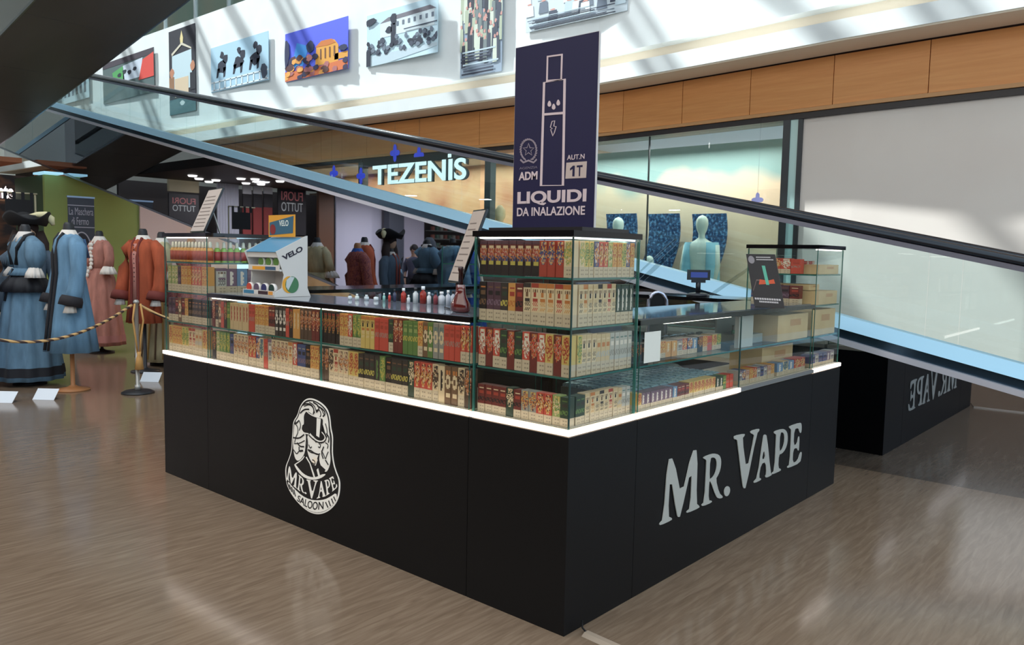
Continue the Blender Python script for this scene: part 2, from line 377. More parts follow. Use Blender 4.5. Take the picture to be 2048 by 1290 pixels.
sp2('lower_trim', 2.77, 2.80, 0.0, 0.04, STEEL); sp2('lower_trim', 1.27, 1.29, 0.0, 0.04, STEEL)
sp2('side_cladding', 2.775, 2.785, 0.045, 1.05, MIRR); sp2('side_cladding', 1.28, 1.29, 0.045, 1.05, MIRR)
sp2('outer_deck', 1.27, 1.42, 1.06, 1.16, BLUEM); sp2('outer_deck', 2.66, 2.80, 1.06, 1.16, BLUEM)
for xg in (1.36, 2.70):
    for i in range(14): sp2('glass_panel', xg, xg+0.012, 1.17, 1.83, GLASSB, -6+2*i, -4.01+2*i)
    sp2('handrail', xg-0.04, xg+0.05, 1.83, 1.90, RUB)
# ------------------------------------------------------------------ the kiosk: a square ring of counters with glass towers at its corners
LX, LY, D, ZB, ZC, ZT = 3.10, 3.49, 0.56, 0.855, 1.272, 1.652
XS, YS = 0.51, 2.89          # tower edges on the two front runs
XT = 2.60
PL = Plane((0, 0, 0), (0, -1, 0), (0, 0, 1))     # logo side (x = 0), seen from -x
PR = Plane((0, 0, 0), (1, 0, 0), (0, 0, 1))      # lettered side (y = 0), seen from -y
TIER = [ZB+0.012, 1.060, 1.262, 1.462]
INT = mat((196, 178, 152), 0.6, name='shelf_board')
def unit(label, x0, y0, x1, y1, z1, shelves, faces, cap=True, led=True, group=None, cat='display counter', name='display_counter'):
    """one counter unit: black base, glass panes on the given faces ('-x','+x','-y','+y'), glass shelves, black framed top"""
    t = thing(name, label, cat, ((x0+x1)/2, (y0+y1)/2, 0), 0, group); g = 0.0015
    q = MB(); q.box((x0+g, y0+g, 0.0), (x1-g, y1-g, ZB-0.03), BLACK); q.build('base_cabinet', t)
    q = MB(); q.box((x0+0.012, y0+0.012, ZB-0.03), (x1-0.012, y1-0.012, ZB), INT); q.build('floor_board', t)
    i = 0.014
    ex = {'-x': (x0+i, y0+i, x0+i+0.006, y1-i), '+x': (x1-i-0.006, y0+i, x1-i, y1-i), '-y': (x0+i+0.007, y0+i, x1-i-0.007, y0+i+0.006), '+y': (x0+i+0.007, y1-i-0.006, x1-i-0.007, y1-i)}
    for f in faces:
        a, b_, c, d = ex[f]; q = MB(); q.box((a, b_, ZB+0.001), (c, d, z1-0.026), GLASS, EDGE, 0 if 'x' in f else 1); q.build('glass_pane', t)
    for z in shelves:
        q = MB(); q.box((x0+i+0.010, y0+i+0.010, z-0.008), (x1-i-0.010, y1-i-0.010, z), GLASS, EDGE, 2); q.build('shelf', t)
    q = MB(); q.box((x0+0.004, y0+0.004, z1-0.025), (x1-0.004, y1-0.004, z1), BLKG if not cap else BLKG); q.build('top', t)
    for f, on in (led or {}).items():
        e = {'-x': ((x0-0.004, y0+0.003, ZB-0.023), (x0+0.010, y1-0.003, ZB-0.002)), '-y': ((x0+0.003, y0-0.004, ZB-0.023), (x1-0.003, y0+0.010, ZB-0.002))}[f]
        boxo('led_strip', e[0], e[1], LEDM if on else mat((160, 158, 156), 0.4, name='unlit_strip'), t)
        if on:
            e = {'-x': ((x0+0.024, y0+0.03, z1-0.033), (x0+0.034, y1-0.03, z1-0.027)), '-y': ((x0+0.03, y0+0.024, z1-0.033), (x1-0.03, y0+0.034, z1-0.027))}[f]
            boxo('shelf_light', e[0], e[1], LEDS, t)
    return t
U_CORNER = unit('black and glass corner tower unit under the blue sign, packed with cartons', 0, 0, XS, D, ZT, TIER[1:], ('-x', '-y', '+x', '+y'), led={'-x': 1, '-y': 1}, cat='display tower', name='display_tower')
U_LEFT = unit('long low black counter carrying the white round logo emblem, glass case above', 0, D, D-0.06, YS, ZC, [TIER[1]], ('-x', '+x'), led={'-x': 1})
U_LT = unit('black and glass tower at the far end of the logo counter, beside the costumes', 0, YS, D-0.06, LY, ZT, TIER[1:], ('-x', '-y', '+x', '+y'), led={'-x': 1}, cat='display tower', name='display_tower')
U_RIGHT = unit('low black counter bearing the large silver serif lettering, glass case above', XS, 0, XT, D-0.06, ZC, [TIER[1]], ('-y', '+y'), led=None)
U_RT = unit('black and glass tower with brown cardboard boxes, beside the sloping walkway', XT, 0, LX, D-0.06, ZT, TIER[1:], ('-y', '-x', '+x', '+y'), led={'-y': 1}, cat='display tower', name='display_tower')
U_BK = unit('low rear counter with glass case of small bottles, behind the logo counter', D-0.06, YS+0.06, XT, LY, ZC, [TIER[1]], ('-y', '+y'), led=None)
U_BT = unit('slim rear glass tower in front of the reflected blue coats', XT, YS+0.06, LX, LY, ZT, TIER[1:], ('-y', '-x', '+x', '+y'), led=None, cat='display tower', name='display_tower')
U_FR = unit('low far counter carrying the customer display, under the walkway', XT+0.06, D-0.06, LX, YS+0.06, ZC, [TIER[1]], ('-x', '+x'), led=None)
TOPG = mat((112, 118, 128), 0.07, spec=0.9, name='grey_top_glass')
boxo('top_glass', (0.02, D+0.02, ZC), (D-0.08, YS-0.02, ZC+0.003), TOPG, U_LEFT); boxo('top_glass', (0.53+0.01, 0.03, ZC), (XT-0.02, D-0.08, ZC+0.003), mat((70, 76, 84), 0.05, spec=1.0, name='dark_top_glass'), U_RIGHT)
# lit and unlit strips along the lettered counter, divider panes on the long runs
xm = 1.54
boxo('led_strip', (XS+0.003, -0.004, ZB-0.023), (xm-0.003, 0.010, ZB-0.002), LEDM, U_RIGHT)
boxo('led_strip', (xm+0.003, -0.004, ZB-0.023), (XT-0.003, 0.010, ZB-0.002), mat((120, 118, 116), 0.4, name='unlit_strip'), U_RIGHT)
for x in (xm,): boxo('mullion', (x-0.004, 0.008, ZB), (x+0.004, 0.0135, ZC-0.026), EDGED, U_RIGHT)
boxo('mullion', (0.008, 1.674, ZB), (0.0135, 1.684, ZC-0.026), EDGE, U_LEFT)
for x0_, x1_, z_ in ((0.8, 1.5, ZC-0.034),): boxo('shelf_light', (x0_, 0.05, z_), (x1_, 0.06, z_+0.007), LEDS, U_RIGHT)
for xx, uu in ((0, U_CORNER), ):
    for k, (cx_, cy_) in enumerate(((0.012, 0.012), (0.012, D-0.016), (XS-0.016, 0.012))):
        boxo('corner_post', (cx_-0.004, cy_-0.004, ZB), (cx_+0.002, cy_+0.002, ZT-0.026), EDGED if k == 0 else EDGE, uu)
def lt(pts): return [PR.px(1300+a*0.19531, 820+b_*0.19531) for a, b_ in pts]
SILV = mat((186, 182, 172), 0.45, 0.1, name='letter_silver')
G_ = {'letter_m': [[(85,1165),(130,1118),(175,505),(235,492),(316,905),(425,415),(482,408),(465,955),(498,980),(497,1000),(375,1053),(362,1040),(408,1005),(420,560),(303,1085),(285,1097),(268,1080),(200,650),(175,1085),(218,1105),(215,1125),(97,1180)]],
 'letter_r': [[(535,492),(545,478),(600,455),(650,443),(695,455),(716,485),(722,540),(712,610),(690,665),(665,705),(700,850),(738,882),(732,900),(695,905),(668,885),(612,725),(597,735),(590,925),(625,925),(625,945),(530,985),(518,968),(550,945),(572,520),(562,505)], [(608,492),(640,482),(665,495),(678,540),(672,610),(650,670),(618,702),(600,705)]],
 'full_stop': [[(782+30*math.cos(t), 830-12*math.cos(t)+50*math.sin(t)) for t in [2*math.pi*i/20 for i in range(20)]]],
 'letter_v': [[(852,282),(858,262),(960,240),(964,258),(936,290),(984,640),(1062,262),(1045,245),(1020,235),(1022,212),(1108,188),(1115,206),(1086,240),(975,795),(952,802),(940,775),(888,318),(878,300),(855,298)]],
 'letter_a': [[(1052,735),(1095,690),(1153,265),(1170,247),(1190,262),(1228,640),(1240,655),(1235,668),(1185,692),(1170,680),(1186,655),(1177,530),(1130,552),(1106,690),(1130,700),(1128,716),(1062,747)], [(1160,400),(1136,510),(1175,492)]],
 'letter_p': [[(1262,238),(1264,216),(1350,190),(1385,205),(1403,250),(1402,330),(1380,400),(1345,445),(1312,455),(1305,592),(1333,602),(1332,620),(1242,660),(1240,645),(1268,622),(1286,262),(1280,246)], [(1325,232),(1355,225),(1370,260),(1368,340),(1345,405),(1316,425)]],
 'letter_e': [[(1418,182),(1420,164),(1532,126),(1546,145),(1545,215),(1535,238),(1522,222),(1512,182),(1470,196),(1462,365),(1500,345),(1512,272),(1524,270),(1518,412),(1507,415),(1495,385),(1460,400),(1452,545),(1505,520),(1530,440),(1547,425),(1545,470),(1530,540),(1405,595),(1397,580),(1425,560),(1440,205),(1432,192)]]}
# ------------------------------------------------------------------ round logo emblem on the logo counter (traced on the panel)
def em(pts, sc=0.20157, x0=540, y0=780, pl=PL): return [pl.px(x0+a*sc, y0+b_*sc) for a, b_ in pts]
EW = mat((226, 220, 210), 0.6, emit=0.25, name='emblem_white'); EK = mat((22, 20, 22), 0.5, name='emblem_black')
EB = thing('logo_emblem', 'white and black top hat gentleman emblem on the long counter front', 'emblem', (-0.004, 1.9, 0.5))
outl = [(385,78),(450,90),(520,130),(575,190),(600,270),(608,380),(628,460),(625,560),(625,640),(640,740),(665,820),(695,890),(700,960),(688,1060),(650,1140),(580,1205),(500,1235),(420,1225),(350,1185),(270,1110),(205,1020),(168,940),(155,850),(155,760),(190,680),(215,600),(220,500),(228,400),(232,310),(275,250),(295,170),(335,105)]
art('outline_plate', [smoothp(em(outl))], PL, EW, EB, 0.001, 0.001)
inn = [(int(430+(x-430)*0.955), int(650+(y-650)*0.975)) for x, y in outl]
art('black_field', [smoothp(em(inn))], PL, EK, EB, 0.003, 0.0006)
hair = [(390,110),(450,115),(520,160),(565,220),(585,300),(590,400),(605,480),(600,600),(610,700),(590,780),(560,820),(520,770),(495,700),(500,640),(515,520),(555,490),(560,440),(520,300),(470,270),(400,220),(370,205),(340,250),(345,330),(330,380),(350,420),(365,450),(360,540),(350,640),(290,710),(255,680),(240,600),(235,500),(245,400),(250,320),(290,270),(310,190),(340,140)]
art('hair_and_smoke', [smoothp(em(hair))], PL, EW, EB, 0.0046, 0.0004)
face = [(385,430),(430,450),(470,500),(515,520),(512,590),(505,640),(480,650),(470,720),(440,740),(400,680),(375,600),(372,500)]
art('face', [smoothp(em(face))], PL, EW, EB, 0.0048, 0.0004)
hat = [(372,205),(420,240),(480,265),(535,275),(530,370),(520,410),(548,440),(556,480),(530,505),(490,490),(450,455),(410,420),(385,430),(350,425),(325,385),(330,345),(360,335),(380,355)]
art('top_hat', [smoothp(em(hat), 1)], PL, EK, EB, 0.0062, 0.0004)
art('hat_band', [em([(475,275),(515,285),(505,400),(500,470),(470,450)])], PL, EW, EB, 0.0072, 0.0003)
for P_ in ([(392,600),(420,620),(450,625),(480,640),(508,630)], [(395,540),(410,580),(425,560)], [(495,530),(515,540),(505,575),(488,560)], [(430,480),(450,490),(470,520)],
           [(255,330),(285,360),(290,420),(265,470),(255,520)], [(300,300),(318,350),(300,400)], [(250,530),(300,530),(355,500)], [(245,590),(275,640),(300,600),(335,595)],
           [(350,160),(400,140),(440,170),(455,230)], [(400,120),(450,150),(470,210)], [(480,160),(520,180),(545,240)], [(470,200),(500,190),(520,240),(505,270)], [(520,600),(545,640),(560,690),(575,640),(590,610)],
           [(560,330),(580,400),(575,470)], [(560,520),(590,540),(580,580)], [(430,690),(455,700),(460,740),(430,720)]):
    art('line_drawing', stroke(openc(em(P_)), 0.006), PL, EK, EB, 0.0074, 0.0003)
art('collar', [em([(350,680),(370,660),(405,720),(445,830),(455,865),(435,862),(400,790)]), em([(470,790),(485,775),(505,855),(488,862)]), em([(425,690),(450,660),(480,690),(460,750),(430,730)])], PL, EW, EB, 0.0048, 0.0004)
arc = [(245,735),(280,800),(330,855),(390,885),(450,890),(510,875),(555,845),(560,830),(520,835),(460,865),(400,860),(340,830),(295,780),(262,735)]
art('collar_arc', [smoothp(em(arc), 1)], PL, EW, EB, 0.0056, 0.0004)
rib = [(175,890),(240,970),(320,1045),(400,1085),(470,1095),(550,1085),(610,1055),(665,1015),(672,1080),(620,1150),(560,1195),(490,1215),(420,1205),(350,1165),(270,1095),(205,1010)]
art('ribbon', [smoothp(em(rib), 1)], PL, EW, EB, 0.0048, 0.0004)
def pathwarp(base, top):
    B_, T_ = em(base), em(top)
    def f(s_, t_):
        x = s_*(len(B_)-1); i = min(int(x), len(B_)-2); k = x-i
        b_ = (B_[i][0]*(1-k)+B_[i+1][0]*k, B_[i][1]*(1-k)+B_[i+1][1]*k); a = (T_[i][0]*(1-k)+T_[i+1][0]*k, T_[i][1]*(1-k)+T_[i+1][1]*k)
        return b_[0]*(1-t_)+a[0]*t_, b_[1]*(1-t_)+a[1]*t_
    return f
def serif(word, base, top):
    W_ = pathwarp(base, top); gl = []; x = 0.0
    for ch in word:
        P_ = [smoothp(lt(p_), 1) for p_ in G_[ch]]; a0 = min(u for p_ in P_ for u, v in p_); a1 = max(u for p_ in P_ for u, v in p_); v0 = min(v for p_ in P_ for u, v in p_); v1 = max(v for p_ in P_ for u, v in p_)
        cap = 0.12 if ch == 'full_stop' else 1.0; wd = (a1-a0)*(1.25 if ch == 'letter_v' else 1); gl.append((P_, a0, a1, v0, v1, x, wd, cap)); x += wd+0.012
    for ch, (P_, a0, a1, v0, v1, x0_, wd, cap) in zip(word, gl):
        art(ch, [[W_((x0_+(u-a0)/(a1-a0)*wd)/x, (v-v0)/(v1-v0)*cap) for u, v in p_] for p_ in P_], PL, EW, EB, 0.0062, 0.0004)
serif(['letter_m', 'letter_r', 'full_stop'], [(170,875),(235,945),(300,1000),(375,1035)], [(180,735),(250,800),(315,855),(385,900)])
serif(['letter_v'], [(375,1072),(425,1075),(480,1065)], [(372,885),(425,892),(490,892)])
serif(['letter_a', 'letter_p', 'letter_e'], [(472,1078),(560,1052),(625,1010),(685,955)], [(488,905),(545,898),(595,875),(640,845)])
art('brim_line', stroke(openc(em([(395,445),(440,490),(490,520),(540,522),(572,485),(562,435),(540,400)])), 0.007), PL, EK, EB, 0.0076, 0.0003)  # black drawn line below the hat brim
art('ear_curl', [smoothp(em([(330,345),(365,335),(395,365),(405,400),(385,440),(350,430),(325,390)]))], PL, EK, EB, 0.0076, 0.0003)
art('suit', [em([(262,735),(352,650),(400,730),(440,865),(390,862),(330,835),(285,785)]), em([(505,740),(560,790),(520,850),(508,852),(490,780)])], PL, EK, EB, 0.0052, 0.0003)
for p_ in ([(372,205),(400,232),(440,255),(490,270),(538,278)], [(330,350),(322,385),(345,425),(395,432)], [(408,430),(450,478),(490,505),(530,508),(560,480),(552,445),(525,415)], [(262,735),(330,690),(352,655)]):
    art('hat_outline', stroke(openc(em(p_)), 0.006), PL, EW, EB, 0.0078, 0.0003)
for p_ in ([(330,150),(380,130),(430,150),(450,200),(440,240)], [(440,120),(490,150),(500,190),(470,220)], [(500,165),(550,200),(560,240),(535,262)], [(310,230),(350,190),(400,190)], [(262,300),(262,340),(300,300)], [(240,470),(300,480),(350,440)], [(280,520),(310,560),(350,560)], [(300,560),(300,610),(340,600)],
           [(570,430),(600,470),(590,520)], [(545,560),(520,620),(540,680)], [(560,690),(590,740)], [(385,590),(420,600),(450,625),(500,640)], [(378,470),(385,540),(372,600)]):
    art('line_drawing', stroke(openc(em(p_)), 0.0085), PL, EK, EB, 0.0078, 0.0003)
text('lettering', 'SALOON', PL, EK, EB, 0, 0, 0, 0, 0.0062, 0.0004, 0.01, pathwarp([(275,1095),(340,1145),(400,1175),(460,1188),(540,1180)], [(290,1040),(350,1075),(410,1098),(470,1108),(540,1105)]))
q = MB()
for (a, b_) in (((175,900),(205,985)), ((200,935),(225,1010)), ((222,960),(245,1035)), ((245,985),(262,1055)), ((560,1110),(585,1165)), ((590,1095),(610,1150)), ((618,1075),(638,1125)), ((640,1055),(660,1100))):
    p_ = stroke(em([a, b_]), 0.009)[0]; q.prism([PL.w(*c, 0.0056) for c in p_], (-0.0006, 0, 0), EK)
q.build('ribbon_ornament', EB)
# ------------------------------------------------------------------ large serif lettering on the right-hand counter
TT = thing('wall_lettering', 'large silver serif lettering on the black counter front', 'lettering', (1.2, -0.004, 0.45))
for k_, v_ in G_.items(): art(k_, [smoothp(lt(p_), 1) for p_ in v_], PR, SILV, TT, 0.003, 0.002)
# ------------------------------------------------------------------ blue sign standing on the corner tower
XSG = 0.20; PS = Plane((XSG, 0, 0), (0, -1, 0), (0, 0, 1)); DZ = -0.018
def sg(pts, cl=0): return [(u, v+DZ) for u, v in (PS.px(1000+a*0.341, 40+b_*0.341) for a, b_ in pts)]
SG = thing('sign_board', 'tall navy blue sign with white stick outline, standing on the corner tower', 'sign', (XSG, 0.28, ZT))
NAVY = mat((30, 26, 62), 0.45, spec=0.3, name='sign_navy'); SW = mat((214, 190, 190), 0.6, name='sign_white')
ytl, ytr = 0.497, 0.048
boxo('base_plate', (0.08, 0.02, ZT), (0.42, 0.53, ZT+0.016), mat((30, 28, 30), 0.3), SG)
boxo('board', (XSG, ytr, ZT+0.016), (XSG+0.012, ytl, 2.462), mat((206, 196, 190), 0.6), SG)
boxo('printed_face', (XSG-0.0015, ytr+0.002, ZT+0.018), (XSG-0.0002, ytl-0.002, 2.46), NAVY, SG)
def ring2(pts, wd):
    L_, R_ = stroke(sg(pts), wd, True); return [L_, R_]
art('stick_outline', ring2([(282,190),(366,178),(362,325),(278,332)], 0.011), PS, SW, SG, 0.0025, 0.0006)
art('stick_outline', ring2([(262,342),(382,322),(372,945),(243,947)], 0.013), PS, SW, SG, 0.0025, 0.0006)
art('stick_divider', stroke(sg([(258,530),(378,520)]), 0.010), PS, SW, SG, 0.0028, 0.0006)
for (a, b_) in ((292, 465), (317, 482), (344, 458)):
    art('drop', [smoothp(sg([(a, b_-22), (a+13, b_+4), (a+7, b_+18), (a-5, b_+19), (a-12, b_+6)]), 1)], PS, SW, SG, 0.0025, 0.0006)
art('bolt', ring2([(308,570),(324,566),(318,598),(332,600),(322,635),(312,655),(306,635),(300,618),(310,612),(298,605)], 0.004), PS, SW, SG, 0.0025, 0.0006)
def st(body, xl, yt, xr, yb, m2=SW, bold=0.02):
    a = sg([(xl, yb)])[0]; b_ = sg([(xr, yb)])[0]; c_ = sg([(xl, yt)])[0]; text('lettering', body, PS, m2, SG, a[0], a[1], b_[0], c_[1], 0.0026, 0.0006, bold)
st('LIQUIDI', 104, 985, 508, 1068, bold=0.035); st('DA INALAZIONE', 102, 1078, 500, 1128, bold=0.02); st('ADM', 112, 870, 222, 918, bold=0.03)
st('AUT.N', 396, 768, 498, 797, bold=0.01); st('AGENZIA', 116, 840, 222, 854, mat((120, 108, 124), 0.6), 0)
art('number_panel', [sg([(392, 812), (512, 803), (508, 900), (386, 906)])], PS, mat((196, 174, 164), 0.6), SG, 0.0022, 0.0006)
st('T', 452, 828, 486, 892, NAVY, 0.02); art('digit_one', [sg([(427,892),(429,848),(414,858),(414,846),(432,829),(442,829),(440,892)])], PS, NAVY, SG, 0.0028, 0.0006)
SGR = mat((150, 134, 142), 0.6)
star = [(170+(34 if i % 2 == 0 else 14)*math.sin(math.pi*i/5), 738-(38 if i % 2 == 0 else 16)*math.cos(math.pi*i/5)) for i in range(10)]
art('state_emblem', ring2(star, 0.004), PS, SGR, SG, 0.0025, 0.0006)
for i in range(26):
    t = 2*math.pi*i/26; cx_, cy_ = 170+46*math.sin(t), 738-62*math.cos(t); c2, s2 = math.cos(t+0.5), math.sin(t+0.5)
    if abs(t-math.pi) < 0.3: continue
    art('wreath_leaf', [smoothp(sg([(cx_+c2*14, cy_+s2*14), (cx_-s2*5, cy_+c2*5), (cx_-c2*14, cy_-s2*14), (cx_+s2*5, cy_-c2*5)]), 1)], PS, SGR, SG, 0.0025, 0.0006)
art('scroll', stroke(sg([(122, 795), (140, 812), (170, 800), (200, 812), (218, 793)]), 0.008), PS, SGR, SG, 0.0025, 0.0006)
# ------------------------------------------------------------------ cartons, bottles and packs inside the glass
C_ = dict(k=(34,26,26), K=(52,44,42), p=(84,48,70), P=(120,90,120), r=(196,52,38), R=(232,64,50), d=(124,34,30), D=(90,40,30), o=(222,120,48), O=(240,160,70), y=(232,196,96), Y=(206,190,70),
          c=(222,190,140), C=(236,212,168), w=(236,232,224), g=(88,140,62), G=(38,66,48), l=(150,178,92), n=(120,82,54), N=(86,60,44), b=(50,74,140), B=(96,150,200), t=(84,132,128), s=(146,150,146), S=(186,190,186), m=(178,120,112), M=(206,160,140))
def cm(k):
    c = C_[k]; return mat(tuple(int((a*0.68+b_*0.32*(0.3+0.65*(sum(c)/3)/140))*.92) for a, b_ in zip(c, (178, 136, 100))), 0.42, spec=0.45, name='carton_print')
LABM = mat((196, 170, 138), 0.6, name='carton_label'); LABD = mat((150, 128, 104), 0.6, name='carton_label_print')
DS = {  # code: description, body, accents, style, label
 'T': ('plum and orange', 'p', 'rod', 'tom', 0), 'U': ('red and blue comic print', 'r', 'bcO', 'fig', 0), 'V': ('pale yellow', 'C', 'yll', 'fig', 1),
 'a': ('dark brown', 'k', 'nno', 'band', 1), 'b': ('dark plum', 'p', 'kPn', 'band', 1), 'e': ('dark olive', 'K', 'GYn', 'band', 1), 'f': ('orange and red', 'O', 'ror', 'band', 1), 'h': ('dark red', 'd', 'rkC', 'band', 1),
 'i': ('cream and red fruit print', 'C', 'rRr', 'fruit', 1), 'j': ('cream and brown fruit print', 'C', 'nkK', 'fruit', 1), 'J': ('cream and orange fruit print', 'C', 'oOo', 'fruit', 1),
 'q': ('red and white', 'R', 'wCm', 'fig', 1), 'Q': ('red skull print', 'd', 'RoM', 'fig', 0), 'x': ('dark green', 'G', 'Kgg', 'band', 1), 'X': ('yellow and red print', 'y', 'roO', 'fig', 1),
 'z': ('dark green portrait', 'G', 'Cck', 'fig', 0), 'Z': ('grey and orange print', 's', 'oyp', 'fig', 1), 'A': ('green and cream leafy', 'l', 'Cyg', 'fig', 1),
 'B': ('yellow-green palm print', 'y', 'glY', 'fig', 1), 'D': ('blue and orange print', 'b', 'owO', 'fig', 1), 'E': ('orange print', 'O', 'yro', 'fig', 1), 'F': ('dark grey vertical letter', 'G', 'wSs', 'vert', 1),
 'H': ('pale cream', 'C', 'kKc', 'fruit', 1), 'I': ('beige and orange', 'c', 'oSC', 'band', 1), 'L': ('pale grey', 'S', 'wst', 'band', 1), 'M': ('bright red', 'R', 'rmr', 'band', 0), 'N': ('brown ring print', 'n', 'CoC', 'ring', 0),
 'O': ('green ring print', 'g', 'CYC', 'ring', 0), 'S': ('grey ring print', 's', 'CtC', 'ring', 0), 'W': ('yellow cream', 'y', 'kCo', 'fruit', 0), 'G': ('light green', 'g', 'lYl', 'band', 0), 'R': ('dark red', 'd', 'roC', 'fig', 0),
 'k': ('black and orange', 'k', 'org', 'fig', 0), 'K': ('black and white oval print', 'K', 'wSw', 'ring', 0), 'o': ('orange cream', 'O', 'Cyn', 'vert', 0), 'n': ('patterned brown', 'N', 'oMd', 'fig', 0), 'v': ('red striped cream', 'c', 'rMr', 'vert', 0),
 'c': ('plain cream', 'C', 'Mno', 'fig', 1), 'C': ('cream and brown face print', 'C', 'nKk', 'fig', 1), 'l': ('green and yellow', 'g', 'Ylg', 'fig', 1), 'm': ('dusty pink', 'M', 'mCr', 'band', 1), 'u': ('teal and cream', 'C', 'tbt', 'fig', 1),
 'y': ('dark blue', 'b', 'kPs', 'band', 1), 'w': ('cream vertical letter', 'C', 'kKk', 'vert', 0), 'r': ('orange-red', 'R', 'OdC', 'fig', 1), 'g': ('olive green', 'K', 'gYl', 'vert', 1), 'P': ('purple and white', 'P', 'wwp', 'vert', 1), 't': ('teal blue', 'B', 'wtw', 'vert', 1), 's': ('white and grey', 'S', 'wKP', 'fruit', 1)}
MESHC = {}
def carton_mesh(code, w_, d_, h_, white_top=False):
    key = (code, round(w_, 4), round(d_, 4), round(h_, 4), white_top)
    if key in MESHC: return MESHC[key]
    desc, body, acc, sty, lab = DS[code]; rg = random.Random(code); nx, ny = 9, 27; q = MB()
    for jj in range(ny):
        for ii in range(nx):
            k = cm(body); i, j = int(ii/1.5), int(jj/1.5)
            a0, a1, a2 = (cm(z) for z in acc)
            if sty == 'fig' and ((i-2.5)/2.9)**2+((j-11)/5.6)**2 < 1: k = rg.choice([a0, a0, a1, a2, k])
            elif sty == 'fig' and j == 16 and 0 < i < 5: k = a1
            elif sty == 'fruit':
                if j in (12, 13) and i in (2, 3): k = a0
                elif j in (8, 9, 6) and 0 < i < 5 and (ii+jj) % 2: k = a1
                elif j == 14 and 0 < i < 5 and ii % 3: k = cm('n')
                elif j == 10 and 0 < i < 5: k = a2
                elif j >= 16: k = a2
            elif sty == 'band':
                if j in (12, 13) and 0 < i < 5: k = a0
                elif j in (7, 8, 9): k = a1 if (i+j) % 3 else k
                elif j == 15 and 0 < i < 5: k = a2
            elif sty == 'vert' and i in (2, 3) and 5 < j < 16 and (j % 3 or i == 2): k = a0
            elif sty == 'ring':
                e = ((i-2.5)/2.4)**2+((j-10)/3.4)**2
                if 0.35 < e < 1.1: k = a0
                elif j in (14, 15) and i in (1, 2, 4): k = a1
                elif j in (3, 4) and 0 < i < 5: k = a2
            elif sty == 'tom':
                k = cm('p') if j >= 16 else cm('C') if j == 14 and 0 < i < 5 else cm('d') if j >= 14 else rg.choice([a0, a1, a0, cm('M')]) if j >= 10 else rg.choice([cm('b'), cm('p'), cm('o')]) if j >= 7 else cm('Y') if j in (5, 6) and 0 < i < 5 else cm('k')
            if lab and j < 5: k = LABD if (j in (1, 3) and 0 < i < 5 and (i+j) % 2) else LABM
            x0, x1 = -w_/2+w_*ii/nx, -w_/2+w_*(ii+1)/nx; z0, z1 = h_*jj/ny, h_*(jj+1)/ny
            q.face([(x0, 0, z0), (x1, 0, z0), (x1, 0, z1), (x0, 0, z1)], k)
    k = cm(body); tp = cm('w') if white_top else k; a, b_ = -w_/2, w_/2
    for s_ in (0, 1):
        for j, (z0, z1, kk) in enumerate(((0, h_*8/27, LABM if lab else k), (h_*8/27, h_, k))):
            x = b_ if s_ else a; f = [(x, 0, z0), (x, d_, z0), (x, d_, z1), (x, 0, z1)]; q.face(f if s_ else f[::-1], kk)
    q.face([(b_, d_, 0), (a, d_, 0), (a, d_, h_), (b_, d_, h_)], k); q.face([(a, 0, h_), (b_, 0, h_), (b_, d_, h_), (a, d_, h_)], tp); q.face([(a, 0, 0), (a, d_, 0), (b_, d_, 0), (b_, 0, 0)], k)
    me = bpy.data.meshes.new('carton'); me.from_pydata(q.v, [], q.f)
    for z in q.mats: me.materials.append(z)
    me.polygons.foreach_set('material_index', q.mi); me.update(); MESHC[key] = me; return me
LABELS = {}
def sdesc(c, short=0):
    d = DS[c][0].replace(' print', '').replace('vertical letter', 'lettered'); return d.split(' and ')[0] if short else d
def runs(seq):
    out = []
    for c in seq:
        if out and out[-1][0] == c: out[-1][1] += 1
        else: out.append([c, 1])
    return out
def row(seq, side, u0, u1, inset, z, h, place, d=0.042, wtop=False, kind='carton', gap=0.0012, name='liquid_carton', seed=1):
    """a row of cartons behind the x=0 pane (side 'L', u = y, running towards the corner) or the y=0 pane (side 'R', u = x)"""
    rs = runs(seq); n = len(seq); pitch = (u1-u0)/n; w_ = abs(pitch)-gap*2; rg = random.Random(seed); i = 0; seen = {}
    for c, _ in rs: seen[c] = seen.get(c, 0)+1
    for ri, (c, k) in enumerate(rs):
        desc = sdesc(c); lb = f'{desc} {kind} {place}'
        if seen[c] > 1:
            pv = sdesc(rs[ri-1][0], 1) if ri else 'the tower edge'; nx_ = sdesc(rs[ri+1][0], 1) if ri+1 < len(rs) else 'the row end'
            for cand in (f'{lb}, after {pv}', f'{lb}, before {nx_}', f'{lb}, {pv} to {nx_}', f'{lb}, row start' if i < n/3 else f'{lb}, row middle' if i < 2*n/3 else f'{lb}, row end'):
                if len(cand.split()) > 16: cand = cand.replace('cream and ', 'cream-').replace('red and ', 'red-').replace('yellow and ', 'yellow-').replace('grey and ', 'grey-')
                if cand not in LABELS and len(cand.split()) <= 16: break
            lb = cand
        LABELS[lb] = 1
        for _ in range(k):
            hh = h-(0.004 if DS[c][3] in ('band', 'vert') else 0)
            o = bpy.data.objects.new(name, carton_mesh(c, w_, d, hh, wtop)); COL.objects.link(o)
            u = u0+(i+0.5)*pitch; jt = rg.uniform(-0.002, 0.002)
            if side == 'L': o.location = (inset+jt, u, z); o.rotation_euler = (0, 0, -math.pi/2)
            else: o.location = (u, inset+jt, z)
            tag(o, lb, 'carton' if kind == 'carton' else kind.split()[-1], f'{desc} {kind}s {place}' if k > 1 else None); i += 1
E1 = 0.0015
Z1, Z2, Z3, Z4 = ZB+E1, TIER[1]+E1, TIER[2]+E1, TIER[3]+E1
